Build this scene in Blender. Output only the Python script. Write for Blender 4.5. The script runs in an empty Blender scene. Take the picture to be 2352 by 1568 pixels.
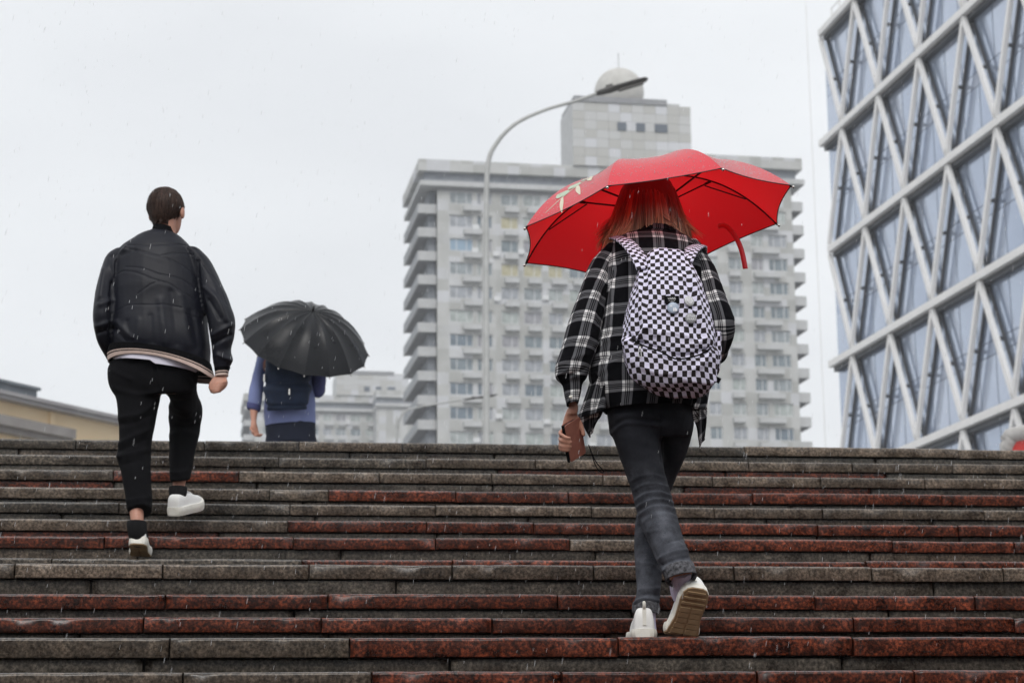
import bpy, bmesh, math, random
import numpy as np
from mathutils import Vector, Matrix, noise as mnoise
rnd = random.Random(7)
nrs = np.random.RandomState(7)
SC = bpy.context.scene
COL = SC.collection
R_ = math.radians

# ------------------------------------------------------------------ camera
FPX, CX, CY, YH = 4500.0, 1176.0, 784.0, 1765.0      # focal length etc. in units of a 2352 px wide picture
CAM_Z = 1.5
PITCH = math.atan((YH - CY) / FPX)
ROLL = 0.0085
CAM = Vector((0, 0, CAM_Z))
Fw = Vector((0, math.cos(PITCH), math.sin(PITCH)))
R0 = Vector((1, 0, 0)); U0 = R0.cross(Fw)
Rc = R0 * math.cos(ROLL) - U0 * math.sin(ROLL)
Uc = R0 * math.sin(ROLL) + U0 * math.cos(ROLL)
cd = bpy.data.cameras.new('camera')
cd.sensor_width = 36; cd.sensor_fit = 'HORIZONTAL'
cd.lens = 36 * FPX / 2352
cd.clip_start = 0.1; cd.clip_end = 3000
cd.dof.use_dof = True; cd.dof.focus_distance = 7.25; cd.dof.aperture_fstop = 5.6
cam = bpy.data.objects.new('camera', cd); COL.objects.link(cam)
cam.matrix_world = Matrix((
    (Rc.x, Uc.x, -Fw.x, CAM.x), (Rc.y, Uc.y, -Fw.y, CAM.y), (Rc.z, Uc.z, -Fw.z, CAM.z), (0, 0, 0, 1)))
SC.camera = cam

def ray(px, py):
    return Fw + Rc * ((px - CX) / FPX) - Uc * ((py - CY) / FPX)
def P(px, py, d):
    """the point of the place seen in direction (px, py) at distance d along the street"""
    v = ray(px, py)
    return CAM + v * (d / v.y)

# ------------------------------------------------------------------ sky, light, exposure
SUN_EL, SUN_ROT = R_(46), R_(184)
w = bpy.data.worlds.new("World"); SC.world = w; w.use_nodes = True
nt = w.node_tree; nt.nodes.clear()
def wn(t): return nt.nodes.new(t)
out = wn('ShaderNodeOutputWorld'); bg = wn('ShaderNodeBackground'); sky = wn('ShaderNodeTexSky')
sky.sky_type = 'NISHITA'; sky.sun_disc = False; sky.sun_elevation = SUN_EL; sky.sun_rotation = SUN_ROT
tc = wn('ShaderNodeTexCoord'); mp = wn('ShaderNodeMapping'); mp.inputs['Scale'].default_value = (1, 1, 2.6)
n1 = wn('ShaderNodeTexNoise'); n1.inputs['Scale'].default_value = 2.1; n1.inputs['Detail'].default_value = 5; n1.inputs['Roughness'].default_value = .48
mp.inputs['Location'].default_value = (1.3, 0.4, 0.2)
rp = wn('ShaderNodeValToRGB')
rp.color_ramp.elements[0].position = .30; rp.color_ramp.elements[0].color = (7.9, 8.12, 8.4, 1)
rp.color_ramp.elements[1].position = .66; rp.color_ramp.elements[1].color = (9.7, 9.95, 10.15, 1)
mx = wn('ShaderNodeMixRGB'); mx.inputs[0].default_value = .95
nt.links.new(tc.outputs['Generated'], mp.inputs[0]); nt.links.new(mp.outputs[0], n1.inputs['Vector'])
nt.links.new(n1.outputs['Fac'], rp.inputs[0]); nt.links.new(sky.outputs[0], mx.inputs[1]); nt.links.new(rp.outputs[0], mx.inputs[2])
nt.links.new(mx.outputs[0], bg.inputs[0]); bg.inputs[1].default_value = 0.1
nt.links.new(bg.outputs[0], out.inputs[0])
sl = bpy.data.lights.new('sun', 'SUN'); sl.energy = 1.45; sl.angle = R_(25); sl.color = (1, .97, .93)
so = bpy.data.objects.new('sun', sl); COL.objects.link(so)
so.rotation_euler = (R_(44), 0, R_(-4)); so.location = (0, -5, 30)
SC.view_settings.view_transform = 'Standard'; SC.view_settings.look = 'None'
SC.view_settings.exposure = 0.22; SC.view_settings.gamma = 1; SC.view_settings.use_curve_mapping = False
SC.cycles.max_bounces = 6; SC.cycles.diffuse_bounces = 3; SC.cycles.glossy_bounces = 3; SC.cycles.transparent_max_bounces = 12
SC.cycles.volume_bounces = 0

# ------------------------------------------------------------------ helpers
def link(o, parent=None):
    COL.objects.link(o)
    if parent is not None: o.parent = parent
    return o
def tag(o, label=None, cat=None, group=None, kind=None):
    if label: o['label'] = label
    if cat: o['category'] = cat
    if group: o['group'] = group
    if kind: o['kind'] = kind
    return o
def empty(name, loc=(0, 0, 0), rz=0.0):
    o = bpy.data.objects.new(name, None); COL.objects.link(o)
    o.empty_display_size = .2
    o.location = loc; o.rotation_euler = (0, 0, rz)
    return o
def mesh_obj(name, verts, faces, mat, parent=None, uvs=None, smooth=False, loc=None):
    me = bpy.data.meshes.new(name)
    me.from_pydata([tuple(v) for v in verts], [], [tuple(f) for f in faces])
    if uvs is not None:
        ul = me.uv_layers.new(name='UVMap')
        li = np.empty(len(me.loops), dtype=np.int32); me.loops.foreach_get('vertex_index', li)
        arr = np.asarray(uvs, dtype=np.float32)
        if len(arr) == len(me.loops) and len(arr) != len(verts): ul.data.foreach_set('uv', arr.ravel())
        else: ul.data.foreach_set('uv', arr[li].ravel())
    if mat is not None:
        for m in (mat if isinstance(mat, (list, tuple)) else [mat]): me.materials.append(m)
    if smooth: me.polygons.foreach_set('use_smooth', [True] * len(me.polygons))
    me.update()
    o = bpy.data.objects.new(name, me); link(o, parent)
    if loc is not None: o.location = loc
    return o
class MB:
    def __init__(s): s.v = []; s.f = []
    def add(s, v, f):
        n = len(s.v); s.v += [tuple(x) for x in v]; s.f += [tuple(i + n for i in q) for q in f]
    def box(s, x0, x1, y0, y1, z0, z1):
        v = [(x0, y0, z0), (x1, y0, z0), (x1, y1, z0), (x0, y1, z0), (x0, y0, z1), (x1, y0, z1), (x1, y1, z1), (x0, y1, z1)]
        s.add(v, [(0, 3, 2, 1), (4, 5, 6, 7), (0, 1, 5, 4), (1, 2, 6, 5), (2, 3, 7, 6), (3, 0, 4, 7)])
    def bar(s, a, b, wx, wy, up=(0, 0, 1)):
        a = Vector(a); b = Vector(b); t = (b - a).normalized(); u = Vector(up)
        if abs(t.dot(u)) > .98: u = Vector((1, 0, 0))
        r = t.cross(u).normalized(); q = r.cross(t)
        v = [p + r * sx * wx / 2 + q * sy * wy / 2 for p in (a, b) for sx, sy in ((-1, -1), (1, -1), (1, 1), (-1, 1))]
        s.add(v, [(0, 3, 2, 1), (4, 5, 6, 7), (0, 1, 5, 4), (1, 2, 6, 5), (2, 3, 7, 6), (3, 0, 4, 7)])
    def tube(s, pts, rad, n=8, caps=True):
        pts = [Vector(p) for p in pts]
        rad = rad if isinstance(rad, (list, tuple)) else [rad] * len(pts)
        base = len(s.v); ref = Vector((0, 0, 1)); u = None
        for i, p in enumerate(pts):
            t = (pts[min(i + 1, len(pts) - 1)] - pts[max(i - 1, 0)]).normalized()
            if u is None:
                u = t.cross(ref if abs(t.z) < .95 else Vector((1, 0, 0))).normalized()
            else:
                u = (u - t * u.dot(t)).normalized()
            q = t.cross(u)
            for k in range(n):
                an = 2 * math.pi * k / n
                s.v.append(tuple(p + (u * math.cos(an) + q * math.sin(an)) * rad[i]))
        for i in range(len(pts) - 1):
            for k in range(n):
                a = base + i * n + k; b = base + i * n + (k + 1) % n
                s.f.append((a, b, b + n, a + n))
        if caps:
            s.f.append(tuple(base + k for k in range(n))[::-1]); m = base + (len(pts) - 1) * n
            s.f.append(tuple(m + k for k in range(n)))
    def build(s, name, mat, parent=None, smooth=False, loc=None):
        return mesh_obj(name, s.v, s.f, mat, parent, smooth=smooth, loc=loc)

# ---- materials
def mat(name, color=(.5, .5, .5), rough=.6, metal=0.0, spec=.5, **kw):
    m = bpy.data.materials.new(name); m.use_nodes = True
    b = m.node_tree.nodes['Principled BSDF']
    b.inputs['Base Color'].default_value = (*color, 1); b.inputs['Roughness'].default_value = rough
    b.inputs['Metallic'].default_value = metal; b.inputs['Specular IOR Level'].default_value = spec
    for k, v in kw.items(): b.inputs[k.replace('_', ' ')].default_value = v
    return m
def nd(m, t, **kw):
    n = m.node_tree.nodes.new(t)
    for k, v in kw.items():
        if k in n.inputs: n.inputs[k].default_value = v
        else: setattr(n, k, v)
    return n
def lk(m, a, b): m.node_tree.links.new(a, b)
def bsdf(m): return m.node_tree.nodes['Principled BSDF']
def ramp(m, stops, interp='LINEAR'):
    n = nd(m, 'ShaderNodeValToRGB'); cr = n.color_ramp; cr.interpolation = interp
    while len(cr.elements) < len(stops): cr.elements.new(.5)
    for e, (p, c) in zip(cr.elements, stops):
        e.position = p; e.color = (*c, 1) if len(c) == 3 else c
    return n
def noisy(name, stops, scale=8, detail=6, rough=.6, bump=0.0, bscale=None, spec=.5, coord='Object', rr=None, rnd_off=False, **kw):
    m = mat(name, stops[0][1][:3], rough, spec=spec, **kw)
    tcn = nd(m, 'ShaderNodeTexCoord'); src = tcn.outputs[coord]
    if rnd_off:
        oi = nd(m, 'ShaderNodeObjectInfo'); va = nd(m, 'ShaderNodeVectorMath', operation='MULTIPLY_ADD')
        va.inputs[1].default_value = (1, 1, 1)
        cmb = nd(m, 'ShaderNodeVectorMath', operation='SCALE'); cmb.inputs['Scale'].default_value = 37.0
        cx = nd(m, 'ShaderNodeCombineXYZ'); lk(m, oi.outputs['Random'], cx.inputs[0]); lk(m, oi.outputs['Random'], cx.inputs[1])
        lk(m, cx.outputs[0], cmb.inputs[0]); lk(m, src, va.inputs[0]); lk(m, cmb.outputs[0], va.inputs[2]); src = va.outputs[0]
    n = nd(m, 'ShaderNodeTexNoise', Scale=scale, Detail=detail, Roughness=.62)
    lk(m, src, n.inputs['Vector'])
    r = ramp(m, stops); lk(m, n.outputs['Fac'], r.inputs[0]); lk(m, r.outputs[0], bsdf(m).inputs['Base Color'])
    if rr:
        r2 = ramp(m, [(.3, (rr[0],) * 3), (.7, (rr[1],) * 3)]); lk(m, n.outputs['Fac'], r2.inputs[0]); lk(m, r2.outputs[0], bsdf(m).inputs['Roughness'])
    if bump:
        n2 = nd(m, 'ShaderNodeTexNoise', Scale=bscale or scale * 2, Detail=4); lk(m, src, n2.inputs['Vector'])
        bp = nd(m, 'ShaderNodeBump', Strength=bump, Distance=.01); lk(m, n2.outputs['Fac'], bp.inputs['Height']); lk(m, bp.outputs[0], bsdf(m).inputs['Normal'])
    return m

def granite(name, dark, mid, light, fleck, patch=.8):
    m = mat(name, mid, .32, spec=.35)
    tcn = nd(m, 'ShaderNodeTexCoord'); oi = nd(m, 'ShaderNodeObjectInfo')
    sc = nd(m, 'ShaderNodeMath', operation='MULTIPLY'); sc.inputs[1].default_value = 53.0
    lk(m, oi.outputs['Random'], sc.inputs[0])
    cx = nd(m, 'ShaderNodeCombineXYZ'); lk(m, sc.outputs[0], cx.inputs[0]); lk(m, sc.outputs[0], cx.inputs[2])
    va = nd(m, 'ShaderNodeVectorMath', operation='ADD'); lk(m, tcn.outputs['Object'], va.inputs[0]); lk(m, cx.outputs[0], va.inputs[1])
    big = nd(m, 'ShaderNodeTexNoise', Scale=7, Detail=5, Roughness=.6); lk(m, va.outputs[0], big.inputs['Vector'])
    fin = nd(m, 'ShaderNodeTexNoise', Scale=72, Detail=5, Roughness=.7); lk(m, va.outputs[0], fin.inputs['Vector'])
    vor = nd(m, 'ShaderNodeTexVoronoi', Scale=75); lk(m, va.outputs[0], vor.inputs['Vector'])
    r1 = ramp(m, [(.40, dark), (.51, mid), (.61, light)]); lk(m, fin.outputs['Fac'], r1.inputs[0])
    r2 = ramp(m, [(.30, (.30, .27, .25)), (.52, (.82, .80, .78)), (.72, (1.3, 1.25, 1.2))]); lk(m, big.outputs['Fac'], r2.inputs[0])
    mul = nd(m, 'ShaderNodeMixRGB', blend_type='MULTIPLY'); mul.inputs[0].default_value = 1
    lk(m, r1.outputs[0], mul.inputs[1]); lk(m, r2.outputs[0], mul.inputs[2])
    blo = nd(m, 'ShaderNodeTexNoise', Scale=24, Detail=4, Roughness=.6, Distortion=.6); lk(m, va.outputs[0], blo.inputs['Vector'])
    rb = ramp(m, [(.36, (.30, .30, .31)), (.50, (.9, .9, .9)), (.64, (1.45, 1.4, 1.35))]); lk(m, blo.outputs['Fac'], rb.inputs[0])
    mul2 = nd(m, 'ShaderNodeMixRGB', blend_type='MULTIPLY'); mul2.inputs[0].default_value = patch; lk(m, mul.outputs[0], mul2.inputs[1]); lk(m, rb.outputs[0], mul2.inputs[2]); mul = mul2
    r3 = ramp(m, [(0.0, (1, 1, 1)), (.09, (0, 0, 0))]); lk(m, vor.outputs['Distance'], r3.inputs[0])
    mf = nd(m, 'ShaderNodeMixRGB'); mf.inputs[2].default_value = (*fleck, 1)
    fm = nd(m, 'ShaderNodeMath', operation='MULTIPLY'); fm.inputs[1].default_value = .45; lk(m, r3.outputs[0], fm.inputs[0])
    lk(m, fm.outputs[0], mf.inputs[0]); lk(m, mul.outputs[0], mf.inputs[1])
    # per-stone tone
    hv = nd(m, 'ShaderNodeHueSaturation'); vr = nd(m, 'ShaderNodeMapRange'); vr.inputs['To Min'].default_value = .72; vr.inputs['To Max'].default_value = 1.25
    lk(m, oi.outputs['Random'], vr.inputs[0]); lk(m, vr.outputs[0], hv.inputs['Value']); lk(m, mf.outputs[0], hv.inputs['Color'])
    lk(m, hv.outputs[0], bsdf(m).inputs['Base Color'])
    rr = ramp(m, [(.3, (.16,) * 3), (.7, (.5,) * 3)]); lk(m, big.outputs['Fac'], rr.inputs[0]); lk(m, rr.outputs[0], bsdf(m).inputs['Roughness'])
    bsdf(m).inputs['Coat Weight'].default_value = .22; bsdf(m).inputs['Coat Roughness'].default_value = .2
    bp = nd(m, 'ShaderNodeBump', Strength=.35, Distance=.004); lk(m, fin.outputs['Fac'], bp.inputs['Height']); lk(m, bp.outputs[0], bsdf(m).inputs['Normal'])
    return m
M = {}
M['red'] = granite('red_granite', (.018, .008, .006), (.115, .028, .015), (.27, .068, .032), (.32, .13, .07), 1.0)
M['grey'] = granite('grey_granite', (.045, .036, .028), (.135, .106, .082), (.235, .195, .158), (.34, .28, .22), .5)
M['dark'] = granite('dark_granite', (.024, .021, .018), (.085, .073, .061), (.18, .155, .128), (.26, .21, .165), .6)
M['riser'] = granite('riser_granite', (.040, .035, .029), (.100, .089, .075), (.18, .16, .136), (.28, .25, .21), .5)
M['mortar'] = noisy('stair_concrete', [(.3, (.02, .018, .016)), (.7, (.05, .045, .04))], 6, rough=.8)
M['paving'] = noisy('wet_paving', [(.3, (.22, .22, .22)), (.7, (.33, .325, .32))], 1.5, rough=.35)
M['asphalt'] = noisy('underpass_floor', [(.3, (.04, .04, .04)), (.7, (.07, .07, .07))], 2, rough=.5)

# ------------------------------------------------------------------ the stairs
YAW = R_(7.0)
ys = [1541.8, 1462, 1417, 1364, 1298, 1284.5, 1235, 1198, 1160.5, 1127, 1087.6, 1054, 1018.4]
dl = [6.5]
for i in range(1, 13): dl.append(dl[-1] + (.95 if i == 2 else 1.0 if i == 5 else .36))
S_O = Vector((0, 0, 0))
su = Vector((math.cos(YAW), math.sin(YAW), 0)); sn = Vector((-math.sin(YAW), math.cos(YAW), 0))
def on_plane(px, py, d):
    """ray onto the vertical plane through a nosing (local y = d)"""
    v = ray(px, py); t = d / v.dot(sn)
    q = CAM + v * t
    return q.dot(su), q.z            # local x, height
zl = [on_plane(1124, y, d)[1] for y, d in zip(ys, dl)]
TOPZ = zl[12]
stairs = mesh_obj('staircase', [], [], M['mortar'])
stairs.rotation_euler = (0, 0, YAW); tag(stairs, kind='structure')
XA, XB = -4.6, 5.4
def base_mesh():
    mb = MB(); steps = list(zip(dl, zl))
    # flight continues down to the camera's level and below, out of the picture
    d, z = dl[0], zl[0]; low = []
    while z - .142 > .02:
        d -= .36; z -= .142; low.append((d, z))
    steps = low[::-1] + steps
    for i, (d, z) in enumerate(steps):
        dn = steps[i + 1][0] if i + 1 < len(steps) else d + 2.0
        mb.box(XA, XB, d + .05, dn + .05 if i + 1 < len(steps) else dn, -.3, z - .03)
    return mb, low
mb, low = base_mesh()
me = stairs.data; me.from_pydata(mb.v, [], mb.f); me.update()

def stone(name, x0, x1, d, ztop, h, depth, m, edge=.009, wob=.003, label=None):
    """one dressed block: rounded, slightly chipped front edge; its own object, child of the stairs"""
    L = x1 - x0; nx = max(3, min(44, int(L / .032)))
    e = edge
    prof = [(.012, -h), (.002, -h), (0, -h + .003), (0, -e - .003), (0, -e), (e * .18, -e * .60), (e * .62, -e * .28), (e * 1.1, -e * .09), (e * 1.7, 0), (e * 1.7 + .006, 0.0004), (depth, 0), (depth, -h)]
    v = []; f = []; npf = len(prof); W3 = (2, 3, 4, 5, 6, 7, 8)
    for i in range(nx + 1):
        x = L * (i / nx - .5); endr = min(i, nx - i)
        q = Vector((x0 + L / 2 + x, d * 3.1, ztop * 7))
        a = mnoise.noise(q * 2.3) * wob + mnoise.noise(q * 13) * wob * .35
        ch = (max(0, mnoise.noise(q * 9 + Vector((4, 9, 1))) - .5) * .010 + max(0, mnoise.noise(q * 31) - .34) * .010 + .0008 * mnoise.noise(q * 57)) * (edge > .006)
        for j, (yy, zz) in enumerate(prof):
            c = ch if j in (4, 5, 6, 7, 8) else 0
            er = .0025 if endr == 0 and j in W3 else 0
            v.append((x + (er if i == 0 else -er if i == nx else 0), yy + (a * .5 if j < 8 else 0) + c * .9 + er, zz - c * .7 + (a * .8 if j in (3, 4, 5, 6, 7, 8, 9, 10) else 0) - (er if 3 < j < 10 else 0)))
        if i < nx:
            for j in range(npf - 1):
                a0 = i * npf + j; f.append((a0, a0 + npf, a0 + npf + 1, a0 + 1))
    f.append(tuple(range(npf))); b = nx * npf; f.append(tuple(b + j for j in range(npf))[::-1])
    o = mesh_obj(name, v, f, m, stairs, smooth=False)
    o.location = (x0 + L / 2, d, ztop)
    for p in o.data.polygons[:-2]: p.use_smooth = True
    if label: o['label'] = label
    return o
# nosing stones, read row by row: first colour, then (joint, colour beyond it)
rows = {
 12: ['dark', (174, 'dark'), (470, 'dark'), (687, 'grey'), (924, 'dark'), (1290, 'dark'), (1710, 'grey'), (2201, 'grey')],
 11: ['dark', (330, 'dark'), (640, 'dark'), (979, 'grey'), (1230, 'grey'), (1719, 'grey'), (1957, 'grey'), (2188, 'grey')],
 10: ['grey', (260, 'red'), (549, 'grey'), (871, 'grey'), (1130, 'grey'), (1385, 'grey'), (1636, 'grey'), (1884, 'grey'), (2123, 'grey')],
 9: ['grey', (300, 'grey'), (619, 'grey'), (755, 'red'), (1047, 'red'), (1305, 'red'), (1729, 'red'), (2163, 'red')],
 8: ['dark', (273, 'dark'), (666, 'grey'), (1001, 'grey'), (1358, 'grey'), (1640, 'grey'), (1889, 'grey'), (2260, 'grey')],
 7: ['grey', (310, 'grey'), (661, 'red'), (980, 'red'), (1226, 'red'), (1560, 'red'), (1878, 'red'), (2200, 'red')],
 6: ['red', (240, 'red'), (674, 'red'), (1000, 'red'), (1309, 'grey'), (1500, 'red'), (2050, 'red'), (2330, 'red')],
 5: ['dark', (119, 'dark'), (693, 'red'), (1040, 'red'), (1500, 'red'), (1990, 'red')],
 4: ['grey', (34, 'grey'), (374, 'grey'), (710, 'grey'), (1039, 'grey'), (1364, 'grey'), (1686, 'grey'), (2001, 'grey'), (2303, 'grey')],
 3: ['red', (380, 'red'), (753, 'red'), (1281, 'red'), (1600, 'red'), (1872, 'red'), (2240, 'red')],
 2: ['red', (330, 'red'), (738, 'red'), (1130, 'red'), (1560, 'red'), (1960, 'red'), (2329, 'red')],
 1: ['grey', (390, 'grey'), (803, 'red'), (1420, 'red'), (1959, 'red')],
 0: ['grey', (420, 'grey'), (854, 'red'), (1290, 'red'), (1738, 'red'), (2100, 'red')],
}
for k, row in rows.items():
    d, z = dl[k], zl[k]
    xs = [on_plane(-70, ys[k], d)[0]]; cols = [row[0]]
    for jx, c in row[1:]:
        xs.append(on_plane(jx, ys[k], d)[0]); cols.append(c)
    end = on_plane(2425, ys[k], d)[0]
    while xs[-1] + 1.5 < end: xs.append(xs[-1] + rnd.uniform(1.0, 1.4)); cols.append(cols[-1])
    xs.append(max(end, xs[-1] + .8)); 
    dep = 1.02 if k in (1, 4) else .40
    th = .068 if k < 2 else rnd.uniform(.058, .063)
    for i in range(len(cols)):
        dz = rnd.uniform(-.003, .003); dy = rnd.uniform(-.006, .006)
        stone('step_stone', xs[i] + .0012, xs[i + 1] - .0012, d + dy, z + dz, th, dep, M[cols[i]])
    # outer stretches beyond the picture
    for (a, b) in ((XA, xs[0]), (xs[-1], XB)):
        n = max(1, int((b - a) / 1.3))
        for i in range(n):
            stone('step_stone', a + (b - a) * i / n + .002, a + (b - a) * (i + 1) / n - .002, d, z, th, dep, M[cols[0] if b < 0 else cols[-1]])
    # recessed riser stones below the nosing
    zb = zl[k - 1] if k else zl[0] - .142
    x = XA + rnd.uniform(0, .5)
    while x < XB - .3:
        L = rnd.uniform(.75, 1.5); x2 = min(x + L, XB)
        mm = 'riser' if rnd.random() < .75 else ('grey' if rnd.random() < .8 else 'red')
        stone('riser_stone', x + .002, x2 - .003, d + .018 + rnd.uniform(0, .010), z - th - rnd.uniform(.001, .005), max(.03, z - th - zb - .002), .06, M[mm], edge=.004, wob=.002)
        x = x2
for d, z in low:
    x = XA
    while x < XB - .2:
        x2 = min(x + rnd.uniform(1.1, 1.5), XB); x2 = XB if XB - x2 < .4 else x2
        stone('step_stone', x + .002, x2 - .002, d, z, .077, .40, M['red' if rnd.random() < .6 else 'grey']); x = x2

# ground: street level beyond the stairs, and the lower level at the foot of the stairs
def tolocal(): return Matrix.Rotation(YAW, 4, 'Z')
yt = dl[12] + .40
mb = MB()
W = 900
zt = TOPZ - .002
zl_ = -.3
# street level: sheet behind the top step + sheets either side of the stair well
def quad(mb, x0, x1, y0, y1, z): mb.add([(x0, y0, z), (x1, y0, z), (x1, y1, z), (x0, y1, z)], [(0, 1, 2, 3)])
quad(mb, -W, W, yt, 1500, zt); quad(mb, -W, XA - .25, -W, yt, zt); quad(mb, XB + .25, W, -W, yt, zt); quad(mb, XA - .25, XB + .25, -W, 1.0, zt)
pv = mb.build('pavement', M['paving']); pv.rotation_euler = (0, 0, YAW); tag(pv, kind='structure')
mb = MB(); quad(mb, XA - .25, XB + .25, -14, yt + .1, 0.0)
lg = mb.build('ground', M['asphalt']); lg.rotation_euler = (0, 0, YAW); tag(lg, kind='structure')
for x0, x1 in ((XA - .25, XA), (XB, XB + .25)):
    mb = MB(); mb.box(x0, x1, -14, yt, -.3, TOPZ + .02)
    o = mb.build('stair_side_wall', M['riser']); o.rotation_euler = (0, 0, YAW); tag(o, kind='structure')

# unseen underpass roof and parapet, added over the viewer to darken the lower steps
M['shadewall'] = noisy('shade_concrete', [(.3, (.10, .095, .09)), (.7, (.17, .165, .155))], 1.2, rough=.8)
mb = MB(); mb.box(XA - .25, XB + .25, -14, 1.0, 2.75, TOPZ - .02); o = mb.build('shade_roof', M['shadewall']); o.rotation_euler = (0, 0, YAW); tag(o, kind='structure')
mb = MB(); mb.box(XA - 1.5, XB + 1.5, .7, .98, TOPZ + .003, TOPZ + 1.1); o = mb.build('shade_parapet', M['shadewall']); o.rotation_euler = (0, 0, YAW); tag(o, kind='structure')
# ------------------------------------------------------------------ apartment towers
def cladding(name):
    m = mat(name, (.5, .5, .5), .75)
    tcn = nd(m, 'ShaderNodeTexCoord'); mpn = nd(m, 'ShaderNodeMapping'); mpn.inputs['Rotation'].default_value = (R_(90), 0, 0)
    va = nd(m, 'ShaderNodeVectorMath', operation='MULTIPLY'); va.inputs[1].default_value = (1 / 1.5, 1 / 1.5, 1 / 1.5)
    lk(m, tcn.outputs['Object'], va.inputs[0])
    sn_ = nd(m, 'ShaderNodeVectorMath', operation='FLOOR'); lk(m, va.outputs[0], sn_.inputs[0])
    wn_ = nd(m, 'ShaderNodeTexWhiteNoise'); lk(m, sn_.outputs[0], wn_.inputs['Vector'])
    r = ramp(m, [(0, (.40, .405, .395)), (.45, (.48, .485, .48)), (.75, (.54, .55, .575))], 'CONSTANT'); lk(m, wn_.outputs['Value'], r.inputs[0])
    n = nd(m, 'ShaderNodeTexNoise', Scale=.35, Detail=5); lk(m, tcn.outputs['Object'], n.inputs['Vector'])
    r2 = ramp(m, [(.3, (.86, .86, .85)), (.7, (1.04, 1.04, 1.04))]); lk(m, n.outputs['Fac'], r2.inputs[0])
    mul = nd(m, 'ShaderNodeMixRGB', blend_type='MULTIPLY'); mul.inputs[0].default_value = 1
    lk(m, r.outputs[0], mul.inputs[1]); lk(m, r2.outputs[0], mul.inputs[2]); lk(m, mul.outputs[0], bsdf(m).inputs['Base Color'])
    return m
M['clad'] = cladding('pale_cladding')
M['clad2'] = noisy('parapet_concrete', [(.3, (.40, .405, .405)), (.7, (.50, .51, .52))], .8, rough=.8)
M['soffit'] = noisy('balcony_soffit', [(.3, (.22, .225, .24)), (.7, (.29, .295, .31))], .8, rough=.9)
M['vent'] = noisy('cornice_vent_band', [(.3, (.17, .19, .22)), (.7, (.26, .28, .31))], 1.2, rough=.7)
M['wframe'] = mat('window_frame_white', (.62, .63, .64), .5)
M['wdark'] = mat('window_dark', (.10, .12, .15), .15)
GL = []
for i, c in enumerate([(.30, .36, .40), (.42, .47, .50), (.55, .60, .60), (.24, .30, .36), (.50, .53, .58), (.58, .64, .62), (.46, .46, .50)]):
    m = noisy('window_glass_%s' % 'abcdefg'[i], [(.35, tuple(x * .5 for x in c)), (.65, tuple(x * .82 for x in c))], .9, rough=.18, detail=2)
    GL.append(m)
GLY = noisy('window_yellow_curtain', [(.35, (.38, .35, .22)), (.65, (.52, .49, .36))], .9, rough=.25, detail=2)
GLB = mat('window_blue_blind', (.26, .36, .46), .2)
GLP = noisy('window_pink_curtain', [(.35, (.42, .32, .30)), (.65, (.58, .46, .42))], .9, rough=.25, detail=2)
BOXV = MB(); BOXV.box(-.5, .5, 0, 1, -.5, .5)
UNIT = {}
def unit_mesh(key, builder):
    if key not in UNIT:
        mb_ = MB(); builder(mb_); me_ = bpy.data.meshes.new(key)
        me_.from_pydata(mb_.v, [], mb_.f); UNIT[key] = me_
    return UNIT[key]
def inst(name, me_, m, parent, loc, label=None):
    key = (me_.name, m.name)
    if key not in UNIT:
        c = me_.copy(); c.materials.append(m); UNIT[key] = c
    o = bpy.data.objects.new(name, UNIT[key]); link(o, parent); o.location = loc
    return o
def window(parent, x, z, wd, ht, y, gm, seed):
    """glass set back in the wall, white frame with mullions as its sub-part"""
    gme = unit_mesh('glass_%.2f_%.2f' % (wd, ht), lambda b: b.box(-wd / 2, wd / 2, 0, .05, 0, ht))
    g = inst('window', gme, gm, parent, (x, y, z))
    def fr(b):
        t = .09
        b.box(-wd / 2, wd / 2, -.06, -.004, 0, t); b.box(-wd / 2, wd / 2, -.06, -.004, ht - t, ht)
        n = 3 if wd > 2.4 else 2 if wd > 1.2 else 1
        xs_ = [-wd / 2 + t / 2] + [(-wd / 2 + wd * (i + (.18 if (i + n) % 2 else -.1)) / n) for i in range(1, n)] + [wd / 2 - t / 2]
        for q in xs_: b.box(q - t / 2, q + t / 2, -.058, -.006, t, ht - t)
    inst('window_frame', unit_mesh('frame_%.2f_%.2f' % (wd, ht), fr), M['wframe'], g, (0, 0, 0))
    return g
def wall_with_holes(name, parent, x0, x1, z0, z1, y, thick, holes, m):
    """front wall as one sheet of real thickness with openings"""
    xs_ = sorted({x0, x1, *[h[0] for h in holes], *[h[1] for h in holes]}); zs_ = sorted({z0, z1, *[h[2] for h in holes], *[h[3] for h in holes]})
    hs = set()
    for i in range(len(xs_) - 1):
        for j in range(len(zs_) - 1):
            cx, cz = (xs_[i] + xs_[i + 1]) / 2, (zs_[j] + zs_[j + 1]) / 2
            if any(h[0] < cx < h[1] and h[2] < cz < h[3] for h in holes): hs.add((i, j))
    mb_ = MB()
    for i in range(len(xs_) - 1):
        for j in range(len(zs_) - 1):
            if (i, j) in hs: continue
            a, b, c, d_ = xs_[i], xs_[i + 1], zs_[j], zs_[j + 1]
            mb_.add([(a, y, c), (b, y, c), (b, y, d_), (a, y, d_)], [(0, 1, 2, 3)])
            for (di, dj, q) in ((-1, 0, [(a, c), (a, d_)]), (1, 0, [(b, d_), (b, c)]), (0, -1, [(b, c), (a, c)]), (0, 1, [(a, d_), (b, d_)])):
                if (i + di, j + dj) in hs:
                    (p0, p1), (p2, p3) = q
                    mb_.add([(p0, y, p1), (p2, y, p3), (p2, y + thick, p3), (p0, y + thick, p1)], [(0, 1, 2, 3)])
    return mb_.build(name, m, parent)

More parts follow.
